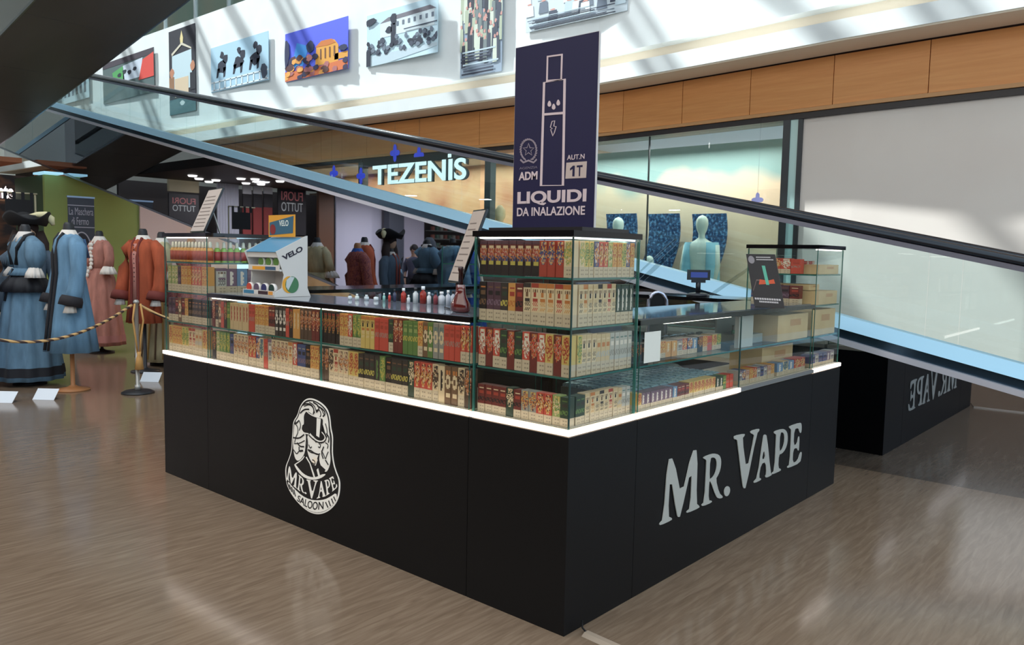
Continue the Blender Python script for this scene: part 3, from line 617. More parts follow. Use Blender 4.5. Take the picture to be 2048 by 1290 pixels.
# corner tower, logo side then lettered side
row('TTTTTTTTUUUV', 'L', 0.535, 0.030, 0.032, Z4, 0.148, 'on corner tower top shelf, logo side')
row('abbefhjiJJiJ', 'L', 0.535, 0.030, 0.032, Z3, 0.172, 'on corner tower second shelf, logo side')
row('qQqxQxqQqXQX', 'L', 0.535, 0.030, 0.032, Z2, 0.168, 'on corner tower third shelf, logo side')
row('hhhhzhZZrrAx', 'L', 0.535, 0.030, 0.032, Z1, 0.126, 'on corner tower bottom shelf, logo side')
row('VBBDrrAEEBDE', 'R', 0.082, 0.490, 0.032, Z4, 0.148, 'on corner tower top shelf, lettered side')
row('HJHHjHiHFFFF', 'R', 0.082, 0.490, 0.032, Z3, 0.172, 'on corner tower second shelf, lettered side')
row('BHHHIIILLLLL', 'R', 0.082, 0.490, 0.032, Z2, 0.168, 'on corner tower third shelf, lettered side')
row('xxHJHjHiHILL', 'R', 0.082, 0.490, 0.032, Z1, 0.126, 'on corner tower bottom shelf, lettered side')
# long logo counter
row('RaNMkGvvvvvvMMEEEEhhKKKMkoonnnRRkkkkkEEqllWWWMMMxRRGGGENOSSMMMrr', 'L', 2.872, 0.578, 0.032, Z2, 0.166, 'on upper shelf of logo counter')
row('kAlllyccccrrDuMsccccJqyyaEEnnCiccXXeeeglaeeezrrrCwNNCn', 'L', 2.872, 0.578, 0.032, Z1, 0.178, 'on lower shelf of logo counter')
# far left tower
row('AAAbEEErrrEE', 'L', 3.462, 2.915, 0.032, Z3, 0.172, 'on far tower second shelf')
row('bbhNhEaaaaaa', 'L', 3.462, 2.915, 0.032, Z2, 0.160, 'on far tower third shelf')
row('XEEEBBiiIIXE', 'L', 3.462, 2.915, 0.032, Z1, 0.172, 'on far tower bottom shelf')
row('sPtPs', 'R', 0.085, 0.46, YS+0.032, Z3, 0.165, 'on far tower second shelf, near side', kind='device pack', name='device_pack')
# lettered counter, first bay
row('kkkkbbEoosrDtkEMXl', 'R', 0.545, 1.515, 0.11, Z2, 0.082, 'on upper shelf of lettered counter', d=0.07, wtop=True)
row('XPPPPPPPthhhXXXXXXXFFGMM', 'R', 0.545, 1.515, 0.032, Z1, 0.078, 'on lower shelf of lettered counter', d=0.06)
row('sDmErsysmE', 'R', 1.58, 2.06, 0.034, Z1, 0.080, 'on lower shelf of second bay', d=0.07, kind='small pack', name='small_pack')
row('tutrr', 'R', 2.10, 2.54, 0.034, Z1, 0.080, 'on lower shelf past the second bay', d=0.07, kind='small pack', name='small_pack')
row('ysyyPs', 'R', 2.64, 3.06, 0.034, Z1, 0.086, 'on lower shelf of the box tower', d=0.07, kind='small pack', name='small_pack')
row('qMqMqMq', 'R', 2.72, 3.06, 0.20, Z4, 0.085, 'on top shelf of the box tower', d=0.06, kind='flat pack', name='flat_pack')
row('yhRbh', 'L', 0.46, 0.13, XT+0.034, Z3, 0.125, 'on second shelf of the box tower, inner side', d=0.06, kind='flat pack', name='flat_pack')
row('qMrqM', 'L', 0.46, 0.13, XT+0.034, Z4, 0.10, 'on top shelf of the box tower, inner side', d=0.06, kind='flat pack', name='flat_pack')
# second row seen over the first on the lettered counter: dark capped bottles and flat blister packs
def lathe_thing(name, label, cat, prof, mats, loc, group, parts=('body',)):
    t = thing(name, label, cat, loc, 0, group)
    for nm, pf, mm in zip(parts, prof, mats):
        q = MB(); q.lathe((0, 0, 0), pf, mm, 14); q.build(nm, t, local=True)
    return t
wcap = mat((240, 232, 214), 0.4, emit=0.0)
proto = lathe_thing('juice_bottle', 'amber juice bottle with white cap on far tower top shelf', 'bottle',
    ([(0, 0.019), (0.004, 0.020), (0.082, 0.020), (0.094, 0.012)], [(0.094, 0.010), (0.097, 0.012), (0.128, 0.009), (0.134, 0.004)], [(0.012, 0.0203), (0.074, 0.0203)]),
    (mat((222, 160, 84), 0.3), wcap, mat((170, 70, 46), 0.5)), (0.06, 3.44, Z4), 'amber bottles with white caps on far tower top shelf', ('body', 'cap', 'wrap_label'))
for i in range(1, 12): c = copy_tree(proto); c.location = (0.06, 3.44-i*0.0455, Z4)
proto = lathe_thing('juice_bottle', 'green-topped bottle with red label on far tower top shelf, near side', 'bottle',
    ([(0, 0.019), (0.004, 0.020), (0.082, 0.020), (0.094, 0.012)], [(0.094, 0.010), (0.097, 0.012), (0.128, 0.009), (0.134, 0.004)], [(0.012, 0.0203), (0.070, 0.0203)]),
    (mat((150, 186, 84), 0.3), wcap, mat((172, 66, 62), 0.5)), (0.11, YS+0.055, Z4), 'green bottles with red labels on far tower top shelf', ('body', 'cap', 'wrap_label'))
for i in range(1, 8): c = copy_tree(proto); c.location = (0.11+i*0.046, YS+0.055, Z4)
proto = lathe_thing('small_bottle', 'short bottle with black cap behind the white topped cartons', 'bottle',
    ([(0, 0.016), (0.055, 0.016), (0.062, 0.009)], [(0.062, 0.012), (0.085, 0.012)]), (mat((186, 190, 200), 0.3), BLKG), (0.90, 0.22, Z2), 'black capped bottles on upper shelf of lettered counter', ('body', 'cap'))
for i in range(1, 14): c = copy_tree(proto); c.location = (0.90+i*0.046, 0.22+(i % 2)*0.01, Z2)
FOIL = noisemat('blister_foil', [(0.35, (96, 112, 116)), (0.55, (150, 166, 168)), (0.7, (120, 134, 140))], 60, 0.3, (1, 3, 1), 2)
q = MB(); q.box((-0.036, -0.042, 0), (0.036, 0.042, 0.012), FOIL)
for i in range(3): q.box((-0.03, -0.034+i*0.026, 0.012), (0.03, -0.016+i*0.026, 0.017), mat((132, 152, 150), 0.25))
bp_ = q.build('blister_pack'); bp_.location = (0.585, 0.14, Z1+0.062); tag(bp_, 'grey foil blister pack lying behind the low front cartons', 'blister pack', 'grey foil blister packs in the lettered counter')
k = 0
for j in range(4):
    for i in range(12):
        if i+j == 0: continue
        c = bp_.copy(); COL.objects.link(c); c['label'] = ('grey foil blister pack lying behind the low front cartons', 'grey foil blister pack in the second row behind the front cartons', 'grey foil blister pack in the third row behind the front cartons', 'grey foil blister pack in the back row of the lettered counter')[j]; c.location = (0.585+i*0.0795, 0.14+j*0.092, Z1+0.062)
tr = boxo('pack_tray', (0.545, 0.098, Z1), (1.515, 0.465, Z1+0.060), mat((110, 106, 100), 0.6)); tag(tr, 'grey tray raising the foil packs in the lettered counter', 'tray')
CARD = noisemat('cardboard', [(0.3, (196, 160, 112)), (0.7, (208, 174, 126))], 6, 0.8)
def cardbox(a, b_, label, open_=False):
    t = thing('cardboard_box', label, 'box', ((a[0]+b_[0])/2, (a[1]+b_[1])/2, a[2]))
    boxo('body', a, b_, CARD, t); boxo('tape', (a[0]+0.002, (a[1]+b_[1])/2-0.015, b_[2]), (b_[0]-0.002, (a[1]+b_[1])/2+0.015, b_[2]+0.0006), mat((206, 186, 146), 0.3), t)
    boxo('printed_mark', ((a[0]*.6+b_[0]*.4), a[1]-0.0006, a[2]+(b_[2]-a[2])*0.55), ((a[0]*.25+b_[0]*.75), a[1], a[2]+(b_[2]-a[2])*0.8), mat((188, 140, 96), 0.8), t)
    return t
cardbox((2.10, 0.04, Z2), (2.57, 0.34, Z2+0.158), 'large brown cardboard box in the lettered counter, beside the box tower')
cardbox((2.64, 0.04, Z2), (3.06, 0.36, Z2+0.168), 'large brown cardboard box on third shelf of the end tower')
cardbox((2.705, 0.035, Z4), (3.06, 0.17, Z4+0.062), 'long flat brown box on the top shelf of the end tower')
cardbox((2.72, 0.035, Z3), (3.06, 0.40, Z3+0.088), 'low brown cardboard box on second shelf of the end tower')
cardbox((2.72, 0.10, Z3+0.092), (2.90, 0.38, Z3+0.13), 'small brown box stacked on the low cardboard box')
cardbox((2.10, 0.13, Z1), (2.57, 0.34, Z1+0.16), 'brown box at the bottom of the lettered counter, behind small packs')
fb = boxo('foam_board', (1.60, 0.05, Z2), (1.78, 0.075, Z2+0.175), mat((176, 172, 160), 0.7)); tag(fb, 'plain grey board standing upright in the second bay', 'board')
rk = thing('blister_rack', 'grey rack of green capped vials in the second bay', 'rack', (1.93, 0.2, Z2))
boxo('rack_body', (1.81, 0.12, Z2), (2.07, 0.3, Z2+0.05), mat((140, 140, 130), 0.6), rk); boxo('rack_back', (1.81, 0.29, Z2+0.05), (2.07, 0.30, Z2+0.16), mat((140, 140, 130), 0.6), rk)
for i in range(7):
    q = MB(); q.lathe((1.83+i*0.035, 0.19, Z2+0.05), [(0, 0.012), (0.055, 0.012)], mat((150, 146, 132), 0.4), 10); v_ = q.build('vial', rk)
    q = MB(); q.lathe((1.83+i*0.035, 0.19, Z2+0.0555), [(0.0, 0.013), (0.022, 0.013)], mat((66, 140, 100), 0.4), 10)
    c = q.build('cap', v_)
nt_ = boxo('paper_note', (XS+0.05, 0.0095, 1.075), (XS+0.19, 0.0105, 1.215), mat((226, 220, 206), 0.8)); tag(nt_, 'blank white paper note stuck on the lettered counter glass', 'note')
# small bottles standing along the back edge of the logo counter top
for i, (px, py, c_, h_, r_) in enumerate(((700, 596, (210, 216, 220), .03, .012), (714, 597, (214, 220, 214), .035, .012), (733, 597, (200, 206, 210), .03, .014), (752, 598, (226, 230, 230), .03, .014), (768, 599, (150, 200, 190), .045, .008),
      (779, 600, (190, 60, 50), .05, .008), (789, 600, (60, 64, 90), .07, .010), (807, 602, (170, 50, 40), .08, .015), (817, 603, (226, 228, 230), .045, .009), (831, 603, (210, 214, 214), .085, .015), (846, 604, (150, 42, 32), .095, .018),
      (858, 605, (228, 228, 230), .065, .012), (871, 606, (140, 60, 66), .07, .012), (883, 606, (214, 216, 222), .07, .019), (897, 607, (206, 210, 220), .08, .013), (906, 608, (200, 206, 216), .08, .013), (914, 609, (52, 66, 120), .075, .007))):
    P = at(px, py+3, 2, ZC+0.004); P.x = min(P.x, 0.47); cn = 'red' if c_[0] > 130 and c_[1] < 80 else 'dark blue' if c_[0] < 80 else 'green' if c_[0] < 160 else 'white'
    sz = 'wide' if r_ > .016 else 'slim' if r_ < .009 else 'round'
    lathe_thing('glass_bottle', f'{"short" if h_ < .06 else "tall"} {sz} {cn} bottle on the logo counter top, {("nearest the white display", "midway along", "nearest the corner tower")[min(2, i//6)]}', 'bottle',
        ([(0, r_), (h_*.62, r_), (h_*.74, r_*.45), (h_*.8, r_*.45)], [(h_*.8, r_*.6), (h_, r_*.55)]), (mat(c_, 0.15), mat((240, 240, 240) if i % 3 else (36, 36, 40), 0.4)), (P.x, P.y, ZC+0.0035), 'small bottles along the logo counter top', ('body', 'cap'))
# ------------------------------------------------------------------ white counter display with two tiers of round tins
yV, xV = 2.234, 0.077
PV = Plane((0, yV, 0), (1, 0, 0), (0, 0, 1)); PF = Plane((xV, 0, 0), (0, -1, 0), (0, 0, 1))
BP = 0.1395; 
def vs(pts): return [(u, v) for u, v in (PV.px(470+a*BP, 420+b_*BP) for a, b_ in pts)]
VD = thing('counter_display', 'white cardboard display with two tiers of round tins on the logo counter', 'display', (0.26, 2.42, ZC))
VW = mat((214, 206, 198), 0.55, name='display_card'); VO = mat((232, 160, 50), 0.5); VT = mat((52, 98, 120), 0.4)
base = vs([(565, 1190)])[0][1]; dz = ZC+0.004-base
side = [(u, v+dz) for u, v in vs([(565,1190),(1085,1190),(1040,1060),(1040,310),(1010,315),(585,535),(700,870),(670,1060),(565,1125)])]
side[0] = (side[0][0], ZC+0.004); side[1] = (side[1][0], ZC+0.004)
wide = 0.345
for k_, yy in enumerate((yV, yV+wide)):
    q = MB(); q.prism([(u, yy, v) for u, v in side], (0, 0.004, 0), VW); q.build('side_panel', VD)
u0_, u1_ = side[0][0], side[1][0]; ztop = side[3][1]; zf = side[5][1]; uf = side[5][0]
z2 = ZC+0.155
boxo('lower_tray', (u0_+0.002, yV+0.005, ZC+0.004), (u1_-0.03, yV+wide-0.001, ZC+0.012), VW, VD)
boxo('back_panel', (u1_-0.03, yV+0.005, ZC+0.013), (u1_-0.025, yV+wide-0.001, ztop-0.005), VW, VD)
boxo('upper_tray', (uf+0.03, yV+0.005, z2), (u1_-0.032, yV+wide-0.001, z2+0.012), VW, VD)
boxo('lower_lip', (u0_-0.001, yV+0.005, ZC+0.013), (u0_+0.003, yV+wide-0.001, ZC+0.04), VW, VD)
boxo('upper_lip', (uf+0.025, yV+0.005, z2+0.002), (uf+0.029, yV+wide-0.001, z2+0.035), VW, VD)
boxo('front_panel', (uf+0.02, yV+0.005, zf-0.035), (uf+0.024, yV+wide-0.001, zf-0.004), VW, VD)
q = MB(); q.prism([(uf+0.012, yV+0.005, zf-0.004), (uf+0.012, yV+0.005, zf), (u1_-0.065, yV+0.005, ztop-0.012), (u1_-0.065, yV+0.005, ztop-0.016)], (0, wide-0.006, 0), mat((92, 146, 178), 0.25)); q.build('roof_panel', VD)
# header card
hz0, hz1 = ztop-0.008, ztop+0.125
boxo('header_card', (u1_-0.09, yV+0.03, hz0), (u1_-0.086, yV+wide-0.03, hz1), VO, VD)
PH = Plane((u1_-0.09, 0, 0), (0, -1, 0), (0, 0, 1)); a_, b_ = -(yV+wide-0.03), -(yV+0.03)
art('header_print', [[(a_+.012, hz0+.01), (b_-.02, hz0+.022), (b_-.012, hz1-.008), (a_+.012, hz1-.045)]], PH, VT, VD, 0.001, 0.0004)
art('berry_print', [smoothp([(a_+.02, hz0+.02), (a_+.07, hz0+.012), (a_+.085, hz0+.05), (a_+.06, hz0+.08), (a_+.02, hz0+.07)])], PH, mat((140, 40, 40), 0.5), VD, 0.002, 0.0003)
text('lettering', 'VELO', PH, mat((226, 230, 222), 0.5), VD, a_+.12, hz0+.065, a_+.22, hz0+.1, 0.0022, 0.0003, 0.02)
# side print
q_ = lambda p: [(u, v+dz) for u, v in vs(p)]
def vwarp(s_, t_):
    A, B, C2, D_ = q_([(700, 665)])[0], q_([(975, 525)])[0], q_([(665, 600)])[0], q_([(955, 450)])[0]
    b0 = (A[0]*(1-s_)+B[0]*s_, A[1]*(1-s_)+B[1]*s_); t0 = (C2[0]*(1-s_)+D_[0]*s_, C2[1]*(1-s_)+D_[1]*s_)
    return b0[0]*(1-t_)+t0[0]*t_, b0[1]*(1-t_)+t0[1]*t_
text('lettering', 'VELO', PV, mat((36, 26, 42), 0.4), VD, 0, 0, 0, 0, 0.001, 0.0005, 0.04, vwarp)
def circ(cx, cy, rx, ry): return smoothp([(cx+rx*math.cos(t), cy+ry*math.sin(t)) for t in [2*math.pi*i/20 for i in range(20)]], 0)
art('tin_print', [q_(circ(775, 1010, 100, 122))], PV, VO, VD, 0.0012, 0.0004)
art('tin_print', [q_(circ(815, 1010, 96, 120))], PV, mat((70, 120, 80), 0.4), VD, 0.0020, 0.0003)
art('tin_print', [q_([(728, 1040), (735, 940), (790, 895), (850, 905), (760, 1090)])], PV, mat((196, 200, 196), 0.4), VD, 0.0026, 0.0003)
for i, cc in enumerate(((200, 70, 50), (96, 80, 100), (44, 48, 96), (30, 60, 52))):
    yy = yV+wide-0.05-i*0.082
    t_ = thing('tobacco_pouch_tin', ('round {} tin standing on the lower tier of the white display'.format(('orange-red', 'grey-purple', 'dark blue', 'dark green')[i])), 'tin', (u0_+0.03, yy, ZC+0.013))
    q = MB(); q.loft([((u0_+0.012+dx, yy, ZC+0.048), (0, 0.034*k2, 0), (0, 0, 0.034*k2)) for dx, k2 in ((0, .9), (0.003, 1), (0.02, 1))], mat((224, 214, 206), 0.35), 24); bd = q.build('body', t_)
    q = MB(); q.loft([((u0_+0.0095+dx, yy, ZC+0.052), (0, 0.028, 0), (0, 0, 0.026)) for dx in (0, 0.002)], mat(cc, 0.35), 24); q.build('front_label', t_)
for i in range(3):
    yy = yV+wide-0.13-i*0.082
    t_ = thing('tobacco_pouch_tin', 'round green tin on the upper tier of the white display', 'tin', (uf+0.05, yy, z2+0.013), 0, 'green tins on the upper tier')
    q = MB(); q.loft([((uf+0.034+dx, yy, z2+0.048), (0, 0.034*k2, 0), (0, 0, 0.034*k2)) for dx, k2 in ((0, .9), (0.003, 1), (0.02, 1))], mat((224, 220, 206), 0.35), 24); q.build('body', t_)
    q = MB(); q.loft([((uf+0.0315+dx, yy, z2+0.054), (0, 0.028, 0), (0, 0, 0.024)) for dx in (0, 0.002)], mat((88, 126, 52), 0.35), 24); q.build('front_label', t_)
for (zz, xx, segs) in ((ZC+0.016, u0_-0.0015, ((0.0, .35, (60, 120, 150)), (.5, .82, (60, 34, 40)), (.84, .98, (226, 150, 60)))), (z2+0.006, uf+0.0245, ((.12, .55, (232, 160, 50)), (.56, .9, (60, 90, 120))))):
    for a, b2, cc in segs: boxo('price_strip', (xx-0.001, yV+wide-0.01-b2*(wide-.02), zz), (xx, yV+wide-0.01-a*(wide-.02), zz+0.02), mat(cc, 0.5), VD)
# ------------------------------------------------------------------ slanted price boards on easels
def slant_board(label, loc, rz, w_, h_, tilt, face, zc, lift=0.0):
    t = thing('price_board', label, 'board', loc, rz)
    c, s_ = math.cos(tilt), math.sin(tilt)
    def S(x, y, z): return (x, y*c+z*s_, z*c-y*s_+0.012)
    def bx(name, a, b2, m2, par=t):
        q = MB(); q.box(a, b2, m2); q.v = [S(*p) for p in q.v]; return q.build(name, par, local=True)
    bx('frame', (-w_/2, 0.0, 0), (w_/2, 0.012, h_), BLKG)
    f = bx('sheet', (-w_/2+0.008, -0.0015, 0.008), (w_/2-0.008, -0.0003, h_-0.008), face)
    for i in range(9): bx('print_line', (-w_/2+0.03, -0.0022, h_*(0.12+0.085*i)), (w_/2-0.03-0.02*(i % 3), -0.0016, h_*(0.12+0.085*i)+0.006), mat((120, 104, 96), 0.7), f)
    q = MB(); q.prism([(-0.012, *S(0, 0.013, h_*0.62)[1:]), (0.012, *S(0, 0.013, h_*0.62)[1:]), (0.012, h_*0.42+0.02, 0.001-lift), (-0.012, h_*0.42+0.02, 0.001-lift)], (0, 0.006, 0), mat((214, 206, 196), 0.5)); q.build('strut', t, local=True)
    if lift: q = MB(); q.box((-0.01, 0.014, -lift+0.001), (0.01, 0.03, 0.02), BLKG); q.box((-0.06, -0.03, -lift+0.001), (0.06, 0.07, -lift+0.006), BLKG); q.build('foot', t, local=True)
    return t
slant_board('slanted framed price board with a white strut, on top of the far logo side tower', (0.17, 3.33, ZT), math.radians(-100), 0.29, 0.33, math.radians(24), mat((198, 182, 172), 0.6), ZT)
slant_board('tall slanted price board in a black frame, raised behind the corner tower', (0.29, 0.96, ZC+0.124), math.radians(-117), 0.20, 0.39, math.radians(20), mat((188, 170, 158), 0.5), ZC, 0.12)
# dark red guitar shaped bottle and the orange pack behind it
t = thing('decorative_bottle', 'dark red pear-shaped bottle on the counter beside the corner tower', 'bottle', (0.15, 0.77, ZC+0.004))
q = MB(); q.lathe((0.15, 0.77, ZC+0.004), [(0, 0.045), (0.01, 0.06), (0.04, 0.058), (0.075, 0.036), (0.10, 0.030), (0.13, 0.026)], mat((96, 26, 24), 0.12, coat=1), 24, 0.5, 1); q.build('body', t)
q = MB(); q.lathe((0.15, 0.77, ZC+0.004), [(0.13, 0.012), (0.19, 0.010), (0.20, 0.014), (0.215, 0.012)], mat((50, 20, 18), 0.2), 16); q.build('neck', t)
op = boxo('orange_pack', (0.44, 0.72, ZC+0.004), (0.475, 0.80, ZC+0.11), mat((226, 148, 54), 0.5)); tag(op, 'plain orange pack on the counter behind the red bottle', 'pack')
# ------------------------------------------------------------------ black poster card in a clear stand on the lettered counter
PX = thing('poster_card', 'black leaning poster card with a green stick picture, on the lettered counter', 'poster', (2.08, 0.12, ZC))
bl, br = at(1507, 612, 2, ZC+0.002), at(1568, 614, 2, ZC+0.002)
bl = CP+ray(1509, 613)*4.66; bl.z = ZC+0.005; br = CP+ray(1569, 611)*4.52; br.z = ZC+0.005
def atd(x, y, d): return CP+ray(x, y)*d
tl, trr = atd(1492, 508, 4.78), atd(1551, 508, 4.64)
Uc = (br-bl).normalized(); Vc = ((tl-bl)-Uc*((tl-bl).dot(Uc))*0).normalized(); Wc = (br-bl).length; Hc = (tl-bl).length; Nc = Uc.cross(Vc).normalized()
PCB = MAT0 = mat((34, 32, 36), 0.35, name='poster_black')
def pc(u, v, n=0): return bl+(br-bl)*u+(tl-bl)*v+Nc*n
def pcq(name, pts, m2, n, th=0.0006, par=PX):
    q = MB(); q.prism([pc(u, v, n) for u, v in pts], Nc*th, m2); return q.build(name, par)
pcq('card', [(0, 0), (1, 0), (1, 1), (0, 1)], PCB, -0.004, 0.004)
pcq('green_stick', [(0.53, 0.42), (0.64, 0.42), (0.60, 0.78), (0.49, 0.78)], mat((92, 176, 150), 0.5), 0.001)
pcq('orange_smear', [(0.28, 0.42), (0.84, 0.45), (0.82, 0.53), (0.60, 0.50), (0.34, 0.52)], mat((206, 84, 48), 0.5), 0.0004)
q = MB(); pts = [(0.05, 0.30), (0.14, 0.40), (0.22, 0.50), (0.34, 0.50)]
for a, b2 in zip(pts, pts[1:]): q.prism([pc(a[0], a[1]-.01, .0003), pc(b2[0], b2[1]-.01, .0003), pc(b2[0], b2[1]+.015, .0003), pc(a[0], a[1]+.015, .0003)], Nc*0.0004, mat((112, 92, 88), 0.5))
q.build('smoke_line', PX)
for a, b2 in (((.34, .885), (.93, .905)), ((.34, .93), (.84, .95)), ((.06, .135), (.95, .17)), ((.2, .085), (.85, .115))):
    n = 11
    q = MB()
    for i in range(n):
        u0, u1 = a[0]+(b2[0]-a[0])*i/n, a[0]+(b2[0]-a[0])*(i+0.78)/n; q.prism([pc(u0, a[1], .0008), pc(u1, a[1], .0008), pc(u1, b2[1], .0008), pc(u0, b2[1], .0008)], Nc*0.0004, mat((196, 190, 190), 0.5))
    o = q.build('print_line', PX)
pcq('round_mark', [(0.16+0.11*math.cos(t), 0.89+0.075*math.sin(t)) for t in [2*math.pi*i/16 for i in range(16)]], mat((140, 134, 138), 0.5), 0.0006)
q = MB(); q.prism([pc(0, 0, -0.008), pc(1, 0, -0.008), pc(1, 1.01, -0.008), pc(0, 1.01, -0.008)], Nc*0.002, ACRYL); q.build('clear_holder', PX)
# ------------------------------------------------------------------ customer display, monitor, hoop stool, acrylic stands
cd = (2.86, 0.98); T_ = thing('customer_display', 'black pole customer display with blue screen on the far counter', 'display', (*cd, ZC))
q = MB(); q.lathe((*cd, ZC+0.001), [(0, 0.085), (0.012, 0.085), (0.022, 0.06), (0.026, 0.02)], mat((44, 46, 52), 0.35), 28, 1.0, 1.0); q.build('base', T_)
q = MB(); q.lathe((*cd, ZC+0.027), [(0, 0.018), (0.08, 0.018)], mat((24, 26, 34), 0.35), 16); q.build('pole', T_)
hd = thing; Rz = Matrix.Rotation(math.radians(-50), 4, 'Z'); base_ = Vector((*cd, 0))
def rbx(name, a, b2, m2, par):
    q = MB(); q.box(a, b2, m2); q.v = [tuple(base_+Rz @ Vector(p)) for p in q.v]; return q.build(name, par)
hz = ZC+0.10
rbx('housing', (-0.082, -0.02, hz+0.02), (0.082, 0.02, hz+0.095), mat((22, 22, 26), 0.35), T_); rbx('neck', (-0.05, -0.016, hz), (0.05, 0.016, hz+0.02), mat((22, 22, 26), 0.35), T_)
rbx('screen', (-0.062, -0.0215, hz+0.038), (0.062, -0.0203, hz+0.078), mat((36, 52, 120), 0.25, emit=0.5), T_)
T_ = thing('monitor', 'dark monitor with blue-grey screen behind the corner tower, inside the ring', 'monitor', (1.25, 0.62, ZC-0.35))
q = MB(); q.prism([(1.16, 0.70, 1.02), (1.48, 0.70, 1.02), (1.48, 0.83, 1.40), (1.16, 0.83, 1.40)], (0, 0.02, 0), mat((42, 56, 78), 0.3)); q.build('housing', T_)
q = MB(); q.box((1.30, 0.76, 0.90), (1.34, 0.80, 1.02), BLKG); q.box((1.22, 0.70, 0.89), (1.42, 0.86, 0.90), BLKG); q.build('stand', T_)
dk = thing('work_desk', 'low dark work desk inside the counter ring', 'desk', (1.4, 0.8, 0))
boxo('desktop', (1.05, 0.60, 0.86), (1.55, 1.02, 0.888), BLACK, dk)
for a in ((1.07, 0.62), (1.49, 0.62), (1.07, 0.96), (1.49, 0.96)): boxo('leg', (a[0], a[1], 0), (a[0]+0.04, a[1]+0.04, 0.859), BLACK, dk)
T_ = thing('bar_stool', 'black stool with chrome hoop back showing over the lettered counter', 'stool', (1.86, 1.25, 0))
bc = at(1315, 610, 2, 1.24); bc = CP+ray(1315, 612)*5.45; ux = Vector(CR)*1; ux.z = 0; ux.normalize(); C0 = Vector((bc.x, bc.y, 0)); T_.location = C0
pts = [(-0.062, 1.02), (-0.062, 1.22)] + [(0.062*-math.cos(t), 1.24+0.075*math.sin(t)) for t in [math.pi*i/10 for i in range(11)]] + [(0.062, 1.22), (0.062, 1.02)]
q = MB(); q.tube([C0+ux*a+Vector((0, 0, b2)) for a, b2 in pts], 0.0125, mat((190, 190, 206), 0.22, 0.9), 12); q.build('hoop_back', T_)
q = MB(); q.prism([C0+ux*a*0.78+Vector((0, 0, 1.02+(b2-1.02)*0.97)) for a, b2 in pts], Vector((-ux.y, ux.x, 0))*0.01, BLACK); q.build('back_pad', T_)
q = MB(); q.lathe((C0.x, C0.y, 0.74), [(0, 0.10), (0.02, 0.19), (0.06, 0.19), (0.08, 0.16)], BLACK, 28); q.build('seat', T_)
q = MB(); q.tube([C0+ux*0.0+Vector((0, 0, 0.82)), C0+Vector((0, 0, 1.03))], 0.02, STEEL); q.build('back_support', T_)
q = MB(); q.lathe((C0.x, C0.y, 0.0), [(0, 0.2), (0.015, 0.2), (0.03, 0.03), (0.739, 0.025)], STEEL, 24); q.build('pedestal', T_)
def slab(a, b2, w_, th, m2, q):
    a, b2 = Vector(a), Vector(b2); d = (b2-a).normalized(); side_ = Vector(CR); side_.z = 0; side_.normalize(); n_ = d.cross(side_).normalized()
    q.prism([a-side_*w_/2, a+side_*w_/2, b2+side_*w_/2, b2-side_*w_/2], n_*th, m2)
AS = thing('acrylic_stand', 'empty clear acrylic stand of slanted bars on the far counter', 'stand', (2.88, 1.25, ZC))
f0 = Vector((2.80, 1.55, ZC+0.002)); f1 = Vector((2.82, 1.10, ZC+0.40)); f2 = Vector((2.90, 0.70, ZC+0.002))
q = MB(); slab(f0, f1, 0.05, 0.004, ACRYL, q); q.build('bar', AS)
q = MB(); slab(f0+Vector((0, 0.1, 0)), f1+Vector((0, 0.06, 0.02)), 0.02, 0.004, ACRYL, q); q.build('bar', AS)
AS = thing('acrylic_stand', 'clear acrylic stand leaning beside the black poster card', 'stand', (2.92, 0.62, ZC))
q = MB(); slab((2.80, 0.86, ZC+0.002), (2.98, 0.58, ZC+0.26), 0.04, 0.004, ACRYL, q); q.build('bar', AS)
q = MB(); slab((2.98, 0.58, ZC+0.265), (3.02, 0.62, ZC+0.002), 0.04, 0.004, ACRYL, q); q.build('bar', AS)
# cable cover strip on the floor in front of the kiosk corner
a = at(1172, 1268, 2, 0); b2 = at(1310, 1330, 2, 0)
d_ = (b2-a).normalized(); n_ = Vector((-d_.y, d_.x, 0))
T_ = thing('cable_cover', 'beige floor cable cover strip by the kiosk corner', 'cable cover', (a.x, a.y, 0))
q = MB(); q.prism([a+n_*0.03, a+n_*0.012+Vector((0, 0, .012)), a-n_*0.012+Vector((0, 0, .012)), a-n_*0.03], d_*0.9, mat((158, 140, 122), 0.5)); q.build('strip', T_)
q = MB(); q.tube([a+Vector((0, 0, .008)), a-d_*0.02+Vector((0, 0, .02)), a-d_*0.03+Vector((0.01, 0, .045))], 0.004, BLACK, 8); q.build('cable', T_)
